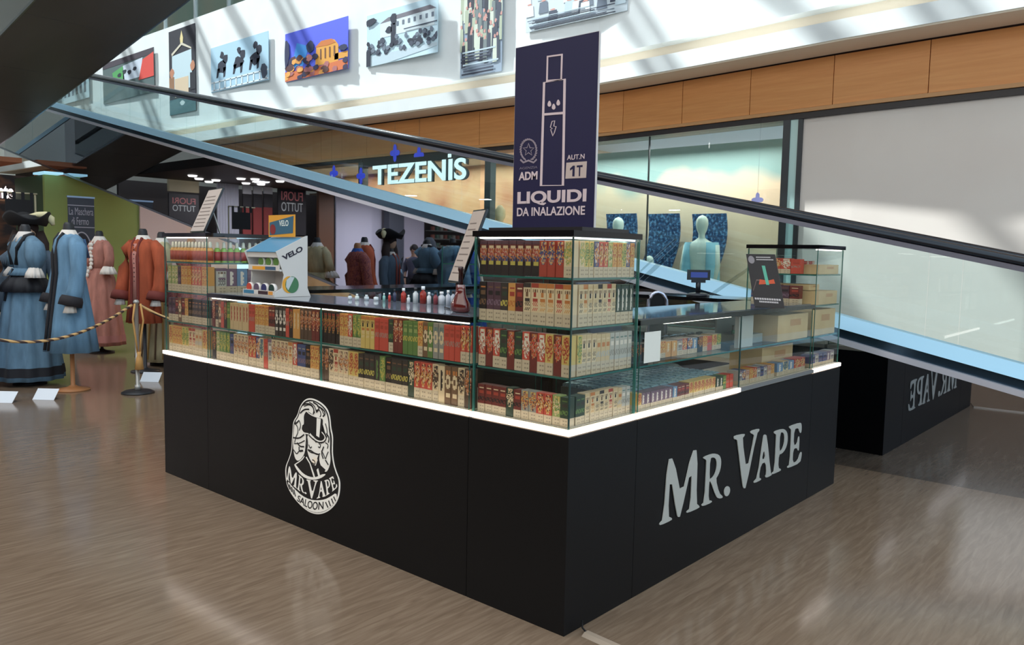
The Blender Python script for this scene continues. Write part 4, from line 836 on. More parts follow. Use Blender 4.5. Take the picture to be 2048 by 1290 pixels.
# ------------------------------------------------------------------ gallery prints hung on the white parapet
class Quad:
    def __init__(s, corners): s.a, s.b, s.d = corners[3], corners[2], corners[0]; s.N = Vector((-1, 0, 0))      # a bottom-left, b bottom-right, d top-left
    def p(s, u, v, n=0): return s.a+(s.b-s.a)*u+(s.d-s.a)*v+s.N*n
def pic(q, Q, polys, m2, n):
    for p_ in polys: q.prism([Q.p(max(0, min(1, u)), max(0, min(1, v)), n) for u, v in p_], (-0.0012, 0, 0), m2)
def blob(cx, cy, rx, ry, rg, k=9): return [(cx+rx*(0.7+0.5*rg.random())*math.cos(2*math.pi*i/k), cy+ry*(0.7+0.5*rg.random())*math.sin(2*math.pi*i/k)) for i in range(k)]
def rect(a, b, c, d): return [(a, b), (c, b), (c, d), (a, d)]
def photo(label, px4, bg):
    c = [atf(x, y, -0.262) for x, y in px4]
    yl = (c[0].y+c[3].y)/2; yr = (c[1].y+c[2].y)/2; zt, zb = (c[0].z+c[1].z)/2, (c[2].z+c[3].z)/2; fl = min(xf(yl), xf(yr), xf((yl+yr)/2))-0.262
    c = [Vector((fl, yl, zt)), Vector((fl, yr, zt)), Vector((fl, yr, zb)), Vector((fl, yl, zb))]
    Q = Quad(c); t = thing('photo_print', label, 'picture', (fl, (yl+yr)/2, zb))
    q = MB(); q.prism([Q.p(0, 0), Q.p(1, 0), Q.p(1, 1), Q.p(0, 1)], (0.008, 0, 0), mat(bg, 0.6)); q.build('panel', t)
    return t, Q
def pm(c): return mat(c, 0.6, name='print_ink')
DKS = [pm((40, 44, 60)), pm((70, 76, 92)), pm((110, 120, 134)), pm((190, 206, 214))]
rg = random.Random(3)
t, Q = photo('grey crowd photo half hidden by the overhead walkway, leftmost gallery print', [(100, 150), (180, 138), (180, 200), (100, 212)], (196, 214, 222))
q = MB()
for i in range(9): pic(q, Q, [rect(.08+i*.1, .2, .13+i*.1, .75+.15*rg.random())], DKS[1+i % 2], 0.001)
q.build('printed_image', t)
t, Q = photo('dark print with green, white and red smoke, by the overhead walkway', [(205, 118), (311, 106), (310, 188), (207, 204)], (88, 104, 104))
q = MB(); pic(q, Q, [rect(0, .86, 1, 1)], pm((70, 60, 70)), .001); pic(q, Q, [[(.25, .42), (.45, .42), (.42, .8), (.2, .7)]], pm((84, 160, 92)), .002)
pic(q, Q, [[(.42, .42), (.75, .42), (.8, .85), (.42, .8)]], pm((206, 214, 226)), .002); pic(q, Q, [[(.72, .35), (1, .35), (1, .9), (.8, .8)]], pm((220, 76, 66)), .0035)
pic(q, Q, [blob(.35+.1*i, .6+.05*(i % 2), .04, .05, rg) for i in range(4)], DKS[0], .0048); q.build('printed_image', t)
t, Q = photo('tall dark print of a processional white standard carried by two people', [(337, 60), (391, 51), (393, 222), (340, 230)], (42, 40, 50))
q = MB(); pic(q, Q, [[(.12, .28), (.88, .28), (.86, .72), (.12, .7)]], pm((196, 214, 220)), .001); pic(q, Q, [[(.46, .8), (.54, .8), (.56, .88), (.5, .97), (.44, .88)]], pm((226, 206, 150)), .002)
pic(q, Q, [[(.12, .70), (.5, .80), (.86, .72), (.86, .74), (.5, .83), (.1, .73)]], pm((210, 200, 180)), .003)
pic(q, Q, [blob(.1, .5, .09, .06, rg), blob(.9, .52, .09, .06, rg)], pm((190, 130, 100)), .003); pic(q, Q, [rect(0, .25, .2, .45)], pm((150, 110, 80)), .002); pic(q, Q, [rect(.8, .25, 1, .45)], pm((36, 36, 44)), .002)
pic(q, Q, [rect(.22, .2, .74, .42)], pm((214, 190, 160)), .003); pic(q, Q, [rect(0, 0, 1, .18)], pm((74, 110, 116)), .002); pic(q, Q, [blob(.5, .12, .1, .03, rg)], pm((206, 216, 216)), .003); q.build('printed_image', t)
t, Q = photo('pale photo of three galloping horses above a white fence', [(420, 90), (541, 70), (539, 164), (424, 182)], (176, 208, 226))
q = MB()
for cx in (.2, .5, .78):
    pic(q, Q, [blob(cx, .52, .09, .14, rg, 11), blob(cx+.07, .68, .05, .1, rg), blob(cx+.01, .78, .04, .08, rg), [(cx-.1, .3), (cx-.07, .3), (cx-.03, .5), (cx-.08, .5)], [(cx+.03, .28), (cx+.06, .3), (cx+.08, .5), (cx+.03, .5)]], DKS[0], .001+.0001*cx)
pic(q, Q, [rect(0, .02, 1, .05), rect(0, .2, 1, .23)]+[rect(.05+i*.1, .03, .07+i*.1, .22) for i in range(10)], pm((226, 234, 238)), .003); pic(q, Q, [blob(.93, .2, .06, .15, rg)], DKS[1], .0045); q.build('printed_image', t)
t, Q = photo('vivid photo of a domed yellow building under an ultramarine sky', [(570, 66), (701, 36), (700, 141), (571, 161)], (92, 104, 224))
q = MB(); pic(q, Q, [[(0.1, .25), (.3, .25), (.4, .62), (.2, .75)]], pm((70, 150, 226)), .001); pic(q, Q, [[(.5, .18), (.86, .18), (.86, .5), (.8, .62), (.66, .66), (.52, .58)], rect(.8, .22, 1, .34)], pm((226, 160, 70)), .002)
pic(q, Q, [[(.5, .56), (.6, .66), (.76, .65), (.82, .56), (.7, .54)]], pm((206, 120, 60)), .0035); pic(q, Q, [rect(.58+.07*i, .3, .6+.07*i, .5) for i in range(4)], pm((120, 80, 60)), .005)
pic(q, Q, [[(0, 0), (1, 0), (1, .2), (.5, .16), (0, .2)]], pm((214, 116, 70)), .0048)
for i in range(46): pic(q, Q, [blob(.04+.5*rg.random() if i % 3 else rg.random(), .14+.3*rg.random() if i % 3 else .18*rg.random(), .05, .06, rg, 7)], (pm((96, 62, 60)), pm((176, 110, 110)), pm((52, 50, 80)), pm((240, 170, 90)))[i % 4], .006+i*.00013)
pic(q, Q, [blob(.42, .6, .07, .13, rg), blob(.03, .55, .05, .3, rg), blob(.94, .42, .08, .06, rg)], pm((44, 50, 84)), .0125); q.build('printed_image', t)
t, Q = photo('old grey photo of a rider monument in front of a long white building', [(734, 32), (885, -6), (881, 107), (734, 134)], (196, 220, 230))
q = MB(); pic(q, Q, [[(.2, .5), (.96, .5), (.96, .8), (.2, .78)]], pm((216, 228, 232)), .001); pic(q, Q, [[(.2, .78), (.32, .86), (.9, .88), (.98, .8)]], pm((120, 116, 124)), .002); pic(q, Q, [rect(.36+i*.08, .66, .39+i*.08, .74) for i in range(8)], DKS[2], .0035)
pic(q, Q, [[(0, 0), (.3, 0), (1, .12), (1, .18), (0, .2)]], DKS[3], .002); pic(q, Q, [rect(.36, .3, .43, .72), blob(.4, .8, .05, .12, rg), blob(.33, .62, .05, .06, rg)], DKS[0], .005)
for i in range(60): pic(q, Q, [blob(rg.random(), .2+.28*rg.random(), .03, .05, rg, 6)], DKS[i % 3], .0055+i*.0001)
pic(q, Q, [blob(.06, .86, .09, .08, rg), rect(0, 0, .06, .3)], DKS[0], .012); pic(q, Q, [rect(.55, .55, 1, .57)], DKS[1], .012); q.build('printed_image', t)
def crowd(label, px4, bg, cols, n, seed):
    t, Q = photo(label, px4, bg); rg = random.Random(seed); q = MB()
    for i in range(n):
        cx, cy = rg.random(), .3+.6*(1-i/n)
        pic(q, Q, [[(cx-.05, cy-.22), (cx+.05, cy-.22), (cx+.04, cy), (cx-.04, cy)]], cols[i % len(cols)], .001+i*.0001); pic(q, Q, [blob(cx, cy+.02, .028, .02, rg, 7)], pm((206, 150, 140)), .0016+i*.0001)
    for i in range(8): pic(q, Q, [rect(.1*rg.random(), .02+.03*i, .6+.4*rg.random(), .035+.03*i)], DKS[i % 4], .001+n*.0001+.0016)
    q.build('printed_image', t)
crowd('tall photo of soldiers in long coats marching, beside the blue sign', [(922, -62), (1011, -62), (1006, 144), (921, 156)], (150, 164, 180), [pm((176, 184, 160)), pm((70, 76, 90)), pm((120, 130, 130)), pm((206, 212, 196)), pm((50, 52, 66))], 70, 5)
crowd('pale photo of a crowd above the blue sign, cut by the frame top', [(1054, -62), (1256, -62), (1255, 18), (1054, 68)], (206, 216, 222), [DKS[3], DKS[2], pm((226, 230, 230)), DKS[1]], 40, 9)
# ------------------------------------------------------------------ shop name over the entrance and window figures
PTZ = Plane((6.19, 0, 0), (0, -1, 0), (0, 0, 1))
TZ = thing('shop_sign', 'large white glowing shop name letters over the entrance beyond the walkway', 'sign', (6.19, 9, 2.7))
a_, b_ = PTZ.px(747, 369), PTZ.px(934, 361); c_ = PTZ.px(747, 331)
TZM = mat((226, 246, 246), 0.4, emit=1.0, name='sign_glow'); TZD = mat((50, 66, 70), 0.4)
zb_, zt_ = (a_[1]+b_[1])/2, (a_[1]+b_[1])/2+(c_[1]-a_[1])*1.03
text('letter_faces', 'TEZENIS', PTZ, TZM, TZ, a_[0], zb_, b_[0], zt_, 0.02, 0.002, 0.025)
text('letter_backs', 'TEZENIS', PTZ, TZD, TZ, a_[0]+0.03, zb_-0.005, b_[0]+0.03, zt_-0.005, -0.01, 0.012, 0.025)
ui = a_[0]+(b_[0]-a_[0])*0.835
boxo('letter_accent', (6.165, -ui-0.04, zt_+0.02), (6.172, -ui+0.03, zt_+0.075), TZM, TZ)
EGG = mat((222, 232, 222), 0.4, name='mannequin_white')
def mann(label, px, ytop, pl, garment, hh=0.27, sit=False):
    P = at(px, ytop, 0, pl); z = P.z; x, y = P.x, P.y
    t = thing('window_mannequin', label, 'mannequin', (x, y, 0))
    q = MB(); s_ = hh/0.27
    rings = [(0, .002), (-.02*s_, .05*s_), (-.06*s_, .078*s_), (-.12*s_, .085*s_), (-.19*s_, .07*s_), (-.24*s_, .045*s_), (-.29*s_, .045*s_)]
    R_ = [((x, y, z+a), (b2, 0, 0), (0, b2*0.92, 0)) for a, b2 in rings]
    body = [(-.33, .07, .10), (-.37, .11, .20), (-.48, .12, .19), (-.62, .11, .145), (-.75, .10, .13), (-.88, .12, .17), (-1.0, .12, .18)]
    low = min(1.0, z-0.35)
    R_ += [((x, y, z+a), (rx, 0, 0), (0, ry, 0)) for a, rx, ry in body if -a < z-0.05]
    q.loft(R_, EGG, 24); b_o = q.build('body', t)
    for s2 in (-1, 1):
        q = MB(); q.tube([(x, y+s2*.20, z-.39), (x-.02, y+s2*.24, z-.65), (x-.08, y+s2*.22, z-.9)], [.05, .042, .03], EGG); q.build('arm', t)
    q = MB(); q.tube([(x, y-.08, z-.95), (x, y-.09, max(.42, z-1.4)), (x, y-.09, .33)], [.085, .06, .04], EGG); q.build('leg', t)
    q = MB(); q.tube([(x, y+.08, z-.95), (x, y+.09, max(.42, z-1.4)), (x, y+.09, .33)], [.085, .06, .04], EGG); q.build('leg', t)
    if garment:
        for s2 in (-1, 1):
            q = MB(); q.loft([((x, y+s2*.15, z-.35), (.10, 0, 0), (0, .075, 0)), ((x, y+s2*.165, z-.55), (.12, 0, 0), (0, .075, 0)), ((x, y+s2*.19, z-1.1), (.13, 0, 0), (0, .09, 0)), ((x, y+s2*.21, z-1.5), (.15, 0, 0), (0, .11, 0), .1, 5)], mat(garment, 0.6), 24); q.build('open_robe', t)
    return t
stg = boxo('window_stage', (6.5, 2.3, 0.0), (7.42, 5.8, 0.32), mat((214, 216, 210), 0.6)); tag(stg, 'low pale stage in the shop window under the mannequins', 'stage')
mann('white egg-headed mannequin in an open pale blue robe, in the shop window', 1405, 430, 6.85, (150, 206, 226))
mann('white egg-headed mannequin half hidden by the blue sign edge', 1237, 434, 6.85, None)
mann('short white child mannequin seen just above the walkway edge', 1299, 511, 6.75, None, 0.2)
SEQ = noisemat('sequins', [(0.38, (34, 62, 100)), (0.52, (52, 92, 140)), (0.64, (110, 160, 206))], 28, 0.3, (1, 1, 1), 3, metal=0.3)
for i, (xa, xb, lab_) in enumerate(((1212, 1272, 'nearest the blue sign'), (1296, 1358, 'the middle one'), (1384, 1452, 'behind the robed mannequin'))):
    P, P2 = at(xa, 428, 0, 7.25), at(xb, 428, 0, 7.25); n = 24; z1_, z0_ = P.z, 0.5; amp = -0.035
    wav = lambda k: (lambda t_: .035*math.sin(2*math.pi*t_/1.3)-.13*min(t_, 1.0)**2)((z1_-z0_)*k/n)
    t = thing('wavy_panel', f'blue sequinned wavy backdrop panel, {lab_}', 'panel', (7.25, (P.y+P2.y)/2, 0.32))
    q = MB()
    for k in range(n):
        za, zb2 = z1_+(z0_-z1_)*k/n, z1_+(z0_-z1_)*(k+1)/n; wa, wb = wav(k), wav(k+1)
        q.prism([(7.25, P.y-wa, za), (7.25, P2.y-wa, za), (7.25, P2.y-wb, zb2), (7.25, P.y-wb, zb2)], (0.02, 0, 0), SEQ)
    q.build('sequin_face', t); boxo('foot', (7.2, (P.y+P2.y)/2-.1, 0.321), (7.32, (P.y+P2.y)/2+.1, 0.5), mat((60, 80, 110), 0.5), t)
P = at(1000, 408, 0, 6.9)
t = thing('window_mannequin', 'pale bust with a red ribbon in the bright shop doorway', 'mannequin', (P.x, P.y, 0))
q = MB(); q.lathe((P.x, P.y, P.z-1.0), [(0, .14), (.25, .1), (.45, .13), (.6, .12), (.66, .05), (.72, .05), (.80, .09), (.9, .09), (.98, .03)], mat((232, 210, 170), 0.5), 20); q.build('body', t)
q = MB(); q.lathe((P.x, P.y, P.z-1.0), [(.66, .07), (.70, .08)], mat((220, 70, 50), 0.5), 20); q.build('red_ribbon', t)
q = MB(); q.lathe((P.x, P.y, 0), [(0, .18), (.02, .18), (.04, .03), (P.z-1.0, .03)], STEEL, 20); q.build('stand', t)
BLU = mat((70, 84, 232), 0.4, emit=0.4, name='blue_ghost_spot')  # blue ghost spots built as solid shapes on made-up threads
for i, (px, py, lb) in enumerate(((668, 347, 'made-up blue four-lobed shape hung at the far window'), (722, 352, 'made-up blue four-lobed shape hung on the dark post'), (790, 306, 'made-up blue four-lobed shape hung above the first shop letters'), (838, 311, 'smaller made-up blue shape hung above the middle shop letters'), (1515, 400, 'made-up pale blue shape hung in the display window'))):
    P = atf(px, py, -0.03 if i < 4 else -0.012); r_ = .12 if i != 4 else .07
    t = thing('made_up_blue_shape', lb, 'ornament', (P.x, P.y, P.z))
    pts = [(r_*(0.45+0.55*abs(math.cos(2*a))**1.5)*math.sin(a), r_*1.2*(0.45+0.55*abs(math.cos(2*a))**1.5)*math.cos(a)) for a in [2*math.pi*k/48 for k in range(48)]]
    q = MB(); q.prism([(P.x, P.y-u, P.z+v) for u, v in pts], (-0.006, 0, 0), BLU if i != 4 else mat((170, 170, 226), 0.5)); q.build('lobes', t)
    q = MB(); q.tube([(P.x-.003, P.y, P.z+r_*1.1), (P.x-.003, P.y, 3.72 if i in (2, 3) else 3.158)], 0.0012, STEEL, 6); q.build('thread', t)
# ------------------------------------------------------------------ historical costumes on stands, behind a rope
STB = mat((30, 30, 34), 0.5); LACE = mat((226, 216, 206), 0.8, name='lace'); OAK = mat((176, 116, 70), 0.45, name='stand_wood')
def fab(c, c2=None): 
    k = ('fab', c)
    if k not in MC: MC[k] = noisemat('fabric', [(0.35, tuple(int(v*0.86) for v in c)), (0.65, c)], 14, 0.8, (1, 1, 0.25), 4, spec=0.2)
    return MC[k]
def el(x, y, z, rx, ry, *f): return ((x, y, z), (rx, 0, 0), (0, ry, 0), *f)
def costume(label, loc, rz, kind, col, trim=None, H=1.70, hem=0.05, skirt=0.36, open_col=None, collar=LACE, wood=False, base=True, cuff=None, sleeves='long', neck=STB, extras=None, ph=0.0, group='costumes on stands behind the rope'):
    """a dressed tailor's form; local front is -y, H is the shoulder height"""
    t = thing('dress_form', label, 'costume', (*loc, 0), rz, group); F = fab(col); TR = mat(trim, 0.8) if trim else F
    def B(name, q): return q.build(name, t, local=True)
    q = MB(); q.lathe((0, 0, 0), [(0, .17), (.015, .17), (.035, .06), (.06, .022), (H-.4, .02)], OAK if wood else STB, 24); B('stand', q)
    q = MB(); q.loft([el(0, 0, H-.02, .075, .07), el(0, 0, H+.06, .055, .055), el(0, 0, H+.10, .05, .05), el(0, 0, H+.125, .035, .035)], neck, 20); B('neck', q)
    wz = H-.42
    if kind == 'gown':
        q = MB(); q.loft([el(0, 0, wz-.02, .135, .11), el(0, 0, wz+.1, .155, .12), el(0, -.01, wz+.24, .19, .14), el(0, 0, wz+.35, .19, .12), el(0, 0, wz+.40, .12, .09), el(0, 0, H+.01, .07, .065)], F, 32); B('bodice', q)
        q = MB(); q.loft([el(0, 0, hem, skirt, skirt*.95, .05, 11, ph), el(0, 0, hem+.15, skirt*.96, skirt*.9, .055, 11, ph), el(0, 0, (hem+wz)*.5, skirt*.8, skirt*.74, .055, 11, ph), el(0, 0, wz-.14, skirt*.62, skirt*.56, .05, 11, ph), el(0, 0, wz, .14, .115, .03, 11, ph)], F, 88); sk = B('skirt', q)
        if trim:
            q = MB(); q.loft([el(0, 0, hem+.05, skirt*1.005, skirt*.955, .05, 11, ph), el(0, 0, hem+.15, skirt*.975, skirt*.915, .055, 11, ph)], TR, 88, caps=False); q.build('hem_band', sk, local=True)
    else:
        q = MB(); q.loft([el(0, 0, hem, skirt, skirt*.8, .07, 9, ph), el(0, 0, hem+.3, skirt*.86, skirt*.68, .06, 9, ph), el(0, 0, wz, .17, .14, .02, 9, ph), el(0, 0, wz+.15, .18, .14), el(0, 0, wz+.28, .20, .15), el(0, 0, wz+.36, .19, .13), el(0, 0, wz+.40, .13, .10), el(0, 0, H+.01, .075, .07)], F, 72); cb = B('coat', q)
        if trim:
            for s_ in (-1, 1):
                q = MB(); q.tube([(s_*.055, -skirt*.80, hem+.02), (s_*.05, -skirt*.70, hem+.3), (s_*.045, -.148, wz), (s_*.045, -.152, wz+.2), (s_*.05, -.12, wz+.36), (s_*.05, -.07, H+.01)], .018, TR, 8); q.build('front_braid', cb, local=True)
        if open_col:
            q = MB(); q.loft([el(0, -.035, hem+.25, skirt*.32, skirt*.63), el(0, -.03, wz, .085, .125), el(0, -.03, wz+.2, .10, .132), el(0, -.02, wz+.36, .08, .115)], mat(open_col, 0.8), 24); q.build('waistcoat', cb, local=True)
            q = MB()
            for i in range(9): q.ball((0, -.158, wz-.1+i*.055), .008, .006, .008, mat((60, 40, 36), 0.4), 8, 4)
            q.build('buttons', cb, local=True)
    for s_ in (-1, 1):
        q = MB()
        if sleeves == 'long': pts, r_ = [(s_*.15, 0, H-.05), (s_*.23, 0, H-.14), (s_*.27, -.01, H-.36), (s_*.28, -.05, H-.58), (s_*.27, -.10, H-.74)], [.06, .085, .075, .075, .085]
        elif sleeves == 'puff': pts, r_ = [(s_*.13, 0, H-.04), (s_*.21, 0, H-.12), (s_*.25, 0, H-.24), (s_*.26, -.02, H-.36)], [.06, .10, .11, .06]
        else: pts, r_ = [(s_*.13, 0, H-.05), (s_*.20, 0, H-.14), (s_*.24, -.01, H-.28), (s_*.25, -.04, H-.40)], [.055, .07, .065, .07]
        q.tube(pts, r_, F, 18); sl = B('sleeve', q)
        if cuff:
            q = MB(); e = Vector(pts[-1]); q.tube([e+Vector((0, .02, .09)), e+Vector((0, .01, .05)), e+Vector((0, -.005, -.01))], [.098, .112, .115], mat(cuff, 0.8), 18); q.build('cuff', sl, local=True)
        if sleeves != 'long' or collar is LACE:
            q = MB(); e = Vector(pts[-1]); q.loft([((e.x, e.y, e.z+.02), (r_[-1]*.9, 0, 0), (0, r_[-1]*.9, 0)), ((e.x*1.05, e.y-.01, e.z-.05), (r_[-1]*1.3, 0, 0), (0, r_[-1]*1.3, 0), .15, 9), ((e.x*1.08, e.y-.01, e.z-.10), (r_[-1]*1.45, 0, 0), (0, r_[-1]*1.45, 0), .2, 9)] if sleeves != 'long' else [((e.x, e.y, e.z-.01), (.05, 0, 0), (0, .05, 0)), ((e.x, e.y-.01, e.z-.08), (.06, 0, 0), (0, .06, 0), .15, 7)], LACE, 36); q.build('lace_cuff', sl, local=True)
    if collar:
        q = MB(); q.loft([el(0, -.01, H-.07, .13, .11, .08, 9), el(0, 0, H-.01, .10, .09, .06, 9), el(0, 0, H+.045, .066, .064)], collar, 36); B('collar', q)
    if extras: extras(t, B, F, H, wz, skirt)
    return t
RZL = math.radians(-118)
def ex_blue(t, B, F, H, wz, sk):
    K = mat((26, 26, 32), 0.7)
    q = MB(); q.loft([el(0, 0, wz-.20, .30, .27, .06, 12), el(0, 0, wz-.10, .25, .22, .05, 12), el(0, 0, wz+.02, .145, .12)], K, 60); B('black_peplum', q)
    q = MB(); q.loft([el(0, 0, wz-.02, .20, .18, .04, 12), el(0, 0, wz+.06, .165, .135)], F, 48); B('jacket_tail', q)
    for s_ in (-1, 1):
        q = MB(); q.tube([(s_*.05, -.125, wz+.1), (s_*.10, -.13, wz+.28), (s_*.13, -.06, H-.01), (s_*.08, .05, H+.02)], .022, K, 8); B('lapel', q)
    q = MB(); q.tube([(.02, -.145, wz+.05), (.03, -.2, wz-.1), (.02, -.24, wz-.3)], .014, K, 6); B('ribbon', q)
costume('light blue gown with black peplum belt and black hem, nearest the frame edge', (0.62, 8.08), math.radians(-85), 'gown', (108, 138, 160), (28, 28, 34), H=1.66, hem=.06, skirt=.36, collar=mat((214, 206, 200), .7), sleeves='puff', extras=ex_blue)
def ex_coat(t, B, F, H, wz, sk):
    K = mat((30, 28, 34), 0.7)
    for i in range(3):
        q = MB(); q.tube([(.10+.03*i, .10, H-.05), (.12+.035*i, .13, H-.25)], .006, mat((52, 84, 120), .8), 6); B('back_pleat', q)
    q = MB(); q.box((-.005, sk*.72, .5), (.005, sk*.73, 1.1), K); 
costume('long light blue coat with black braided front and cuffs, on a wooden stand', (0.79, 7.30), math.radians(-90), 'coat', (112, 148, 176), (34, 32, 36), H=1.68, hem=.43, skirt=.31, wood=True, cuff=(34, 30, 34), extras=ex_coat)
def ex_rose(t, B, F, H, wz, sk):
    for i in range(9):
        z = H-.08-i*.055; q = MB(); q.ball((0, -.135-.012*(i > 5)*(i-5)-(.03 if i > 6 else 0), z), .055-.003*i, .02, .032, LACE, 10, 6); B('lace_ruffle', q)
costume('dusty rose gown with white lace ruffles, in front of the green wall', (2.30, 10.35), math.radians(-78), 'gown', (186, 126, 112), (172, 112, 104), H=1.66, hem=.12, skirt=.33, sleeves='short', extras=ex_rose)
costume('orange coat with pink buttoned waistcoat and lace collar, beside the rope post', (1.93, 8.10), math.radians(-66), 'coat', (186, 92, 62), (120, 48, 40), H=1.66, hem=.62, skirt=.22, open_col=(196, 132, 120), cuff=(120, 52, 44))
def ex_str(t, B, F, H, wz, sk):
    for i in range(22):
        a = 2*math.pi*i/22; q = MB(); q.tube([(math.cos(a)*sk*1.0, math.sin(a)*sk*.96, .10), (math.cos(a)*sk*.83, math.sin(a)*sk*.77, (.07+wz)*.5), (math.cos(a)*sk*.64, math.sin(a)*sk*.58, wz-.14)], .012, mat((190, 150, 84) if i % 2 else (120, 92, 70), .8), 6); B('stripe', q)
costume('cream gown with gold stripes, half hidden behind the far glass tower', (2.42, 8.65), math.radians(-100), 'gown', (206, 190, 150), None, H=1.64, hem=.06, skirt=.36, sleeves='short', extras=ex_str)
DAM = noisemat('damask', [(0.42, (110, 44, 46)), (0.5, (170, 92, 70)), (0.58, (128, 60, 66))], 18, 0.7, (1, 1, 0.7), 3, dist=1.5)
MC[('fab', (128, 60, 58))] = DAM
costume('wine red damask robe, seen only reflected in the mirrored cladding', (2.36, 7.72), math.radians(-80), 'coat', (128, 60, 58), None, H=1.56, hem=.25, skirt=.30, collar=mat((44, 84, 160), .7), neck=OAK)
costume('royal blue gown with cream lace, cut by the frame edge', (-0.28, 7.95), math.radians(-60), 'gown', (46, 90, 176), None, H=1.62, hem=.06, skirt=.36)
def ex_veil(t, B, F, H, wz, sk):
    q = MB(); q.loft([el(0, .0, H-.35, .22, .17, .06, 9), el(0, .0, H-.1, .2, .15, .05, 9), el(0, 0, H+.1, .14, .13, .04, 9), el(0, 0, H+.25, .11, .11), el(0, 0, H+.33, .05, .05)], mat((74, 78, 86), .8), 36); B('lace_veil', q)
costume('dark grey gown under a lace veil, behind the blue gown', (0.22, 8.46), math.radians(-100), 'gown', (56, 58, 66), None, H=1.50, hem=.06, skirt=.15, collar=None, extras=ex_veil)
def ex_hat(t, B, F, H, wz, sk):
    K = mat((20, 20, 24), 0.75)
    q = MB(); q.ball((0, 0, H+.20), .085, .10, .12, mat((200, 160, 130), .6), 18, 10); B('head', q)
    q = MB(); q.ball((0, .02, H+.24), .11, .12, .12, mat((46, 30, 26), .8), 18, 8); q.tube([(.10, .02, H+.2), (.14, .02, H+.05), (.15, .0, H-.10), (.13, -.02, H-.22)], [.06, .075, .06, .02], mat((46, 30, 26), .8), 14); q.tube([(-.10, .02, H+.2), (-.14, .02, H+.05), (-.15, .0, H-.10), (-.13, -.02, H-.22)], [.06, .075, .06, .02], mat((46, 30, 26), .8), 14); B('wig', q)
    rings = []
    q = MB(); N = 60; b0 = len(q.v)
    for r_, dz in ((.10, 0.0), (.21, -.01), (.26, .04), (.265, .045), (.21, .0), (.10, .01)):
        rings.append((r_, dz))
    vs_ = []
    for r_, dz in rings:
        for i in range(N):
            a = 2*math.pi*i/N; up = 1 if r_ > .2 else 0; k = math.cos(1.5*(a+.3))**2; vs_.append((r_*math.cos(a)*(1-.12*up*k), r_*math.sin(a)*(1-.12*up*k), H+.29+dz*(1+2*k*up)+(.012 if (r_, dz) in rings[3:] else 0)))
    q.v = vs_; kk = q.m(K)
    for j in range(len(rings)-1):
        for i in range(N): q.f.append([j*N+i, j*N+(i+1) % N, (j+1)*N+(i+1) % N, (j+1)*N+i]); q.mi.append(kk); q.sm.append(True)
    hb = B('tricorn_brim', q)
    q = MB(); q.lathe((0, 0, H+.28), [(0, .12), (.07, .115), (.11, .08), (.12, .02)], K, 24); q.build('crown', hb, local=True)
    q = MB(); q.tube([(-.02, .06, H+.37), (.10, .05, H+.40), (.18, 0.02, H+.40), (.24, 0, H+.35), (.26, -.01, H+.28)], [.02, .035, .045, .045, .02], mat((216, 206, 164), .9), 12); q.build('plume', hb, local=True)
costume('figure in a black tricorn hat with cream plume and brown wig', (0.86, 8.74), math.radians(-20), 'coat', (92, 108, 124), (150, 70, 60), H=1.52, hem=.5, skirt=.20, extras=ex_hat)
def costume_cards(px, py, label, d):
    P = at(px, py, 2, 0.0); t = thing('info_card', label, 'card', (P.x, P.y, 0), math.radians(-50))
    q = MB(); q.prism([(-.11, 0, .001), (.11, 0, .001), (.11, .10, .10), (-.11, .10, .10)], (0, .003, 0), mat((216, 220, 226), .7)); c = q.build('card', t, local=True)
    q = MB()
    q.prism([(-.03, .10, .095), (.03, .10, .095), (.03, .16, .001), (-.03, .16, .001)], (0, .003, 0), mat((200, 204, 210), .7)); q.build('strut', t, local=True)
costume_cards(86, 800, 'white information card on the floor by the wooden stand', 0)
costume_cards(298, 764, 'white information card on the floor under the orange coat', 0)
costume_cards(2, 806, 'white information card on the floor at the frame edge', 0)
# rope barrier
sx_, sy_ = at(276, 786, 2, 0).x, at(276, 786, 2, 0).y; P = Vector((sx_, sy_, 0))
BR = thing('barrier_post', 'steel rope barrier post with a round black base and gold tassel', 'post', P)
q = MB(); q.lathe(P, [(0, .165), (.012, .165), (.03, .13), (.035, .03)], STB, 36); q.build('base', BR)
q = MB(); q.lathe(P, [(.036, .032), (.09, .032), (.092, .021), (.96, .021), (.965, .03), (.985, .03), (1.0, .015)], mat((176, 172, 166), .35, .5), 24); q.build('pole', BR)
ROPE = bpy.data.materials.new('twisted_rope'); ROPE.use_nodes = True; nt = ROPE.node_tree; b = nt.nodes['Principled BSDF']; b.inputs['Roughness'].default_value = .8
wv = nt.nodes.new('ShaderNodeTexWave'); wv.inputs['Scale'].default_value = 9; wv.bands_direction = 'DIAGONAL'; tc = nt.nodes.new('ShaderNodeTexCoord'); cr = nt.nodes.new('ShaderNodeValToRGB')
cr.color_ramp.elements[0].color = (lin(70), lin(52), lin(48), 1); cr.color_ramp.elements[1].color = (lin(206), lin(166), lin(110), 1); cr.color_ramp.elements[0].position = .35; cr.color_ramp.elements[1].position = .6
nt.links.new(tc.outputs['Object'], wv.inputs['Vector']); nt.links.new(wv.outputs['Color'], cr.inputs[0]); nt.links.new(cr.outputs[0], b.inputs['Base Color'])
def rope(A, B_, sag, label, cat='rope'):
    A, B_ = Vector(A), Vector(B_); pts = [A+(B_-A)*(i/24)-Vector((0, 0, sag*4*(i/24)*(1-i/24))) for i in range(25)]
    q = MB(); q.tube(pts, .0155, ROPE, 10); o = q.build('barrier_rope'); tag(o, label, cat); return o
A0 = Vector((sx_-1.75, sy_+.75, 0.93))
rope((P.x-.035, P.y+.01, .95), A0, .36, 'brown and gold twisted rope sagging in front of the blue costumes')
rope((P.x+.035, P.y+.0, .95), (P.x+.97, P.y-.45, .90), .18, 'brown and gold twisted rope running behind the far glass tower')
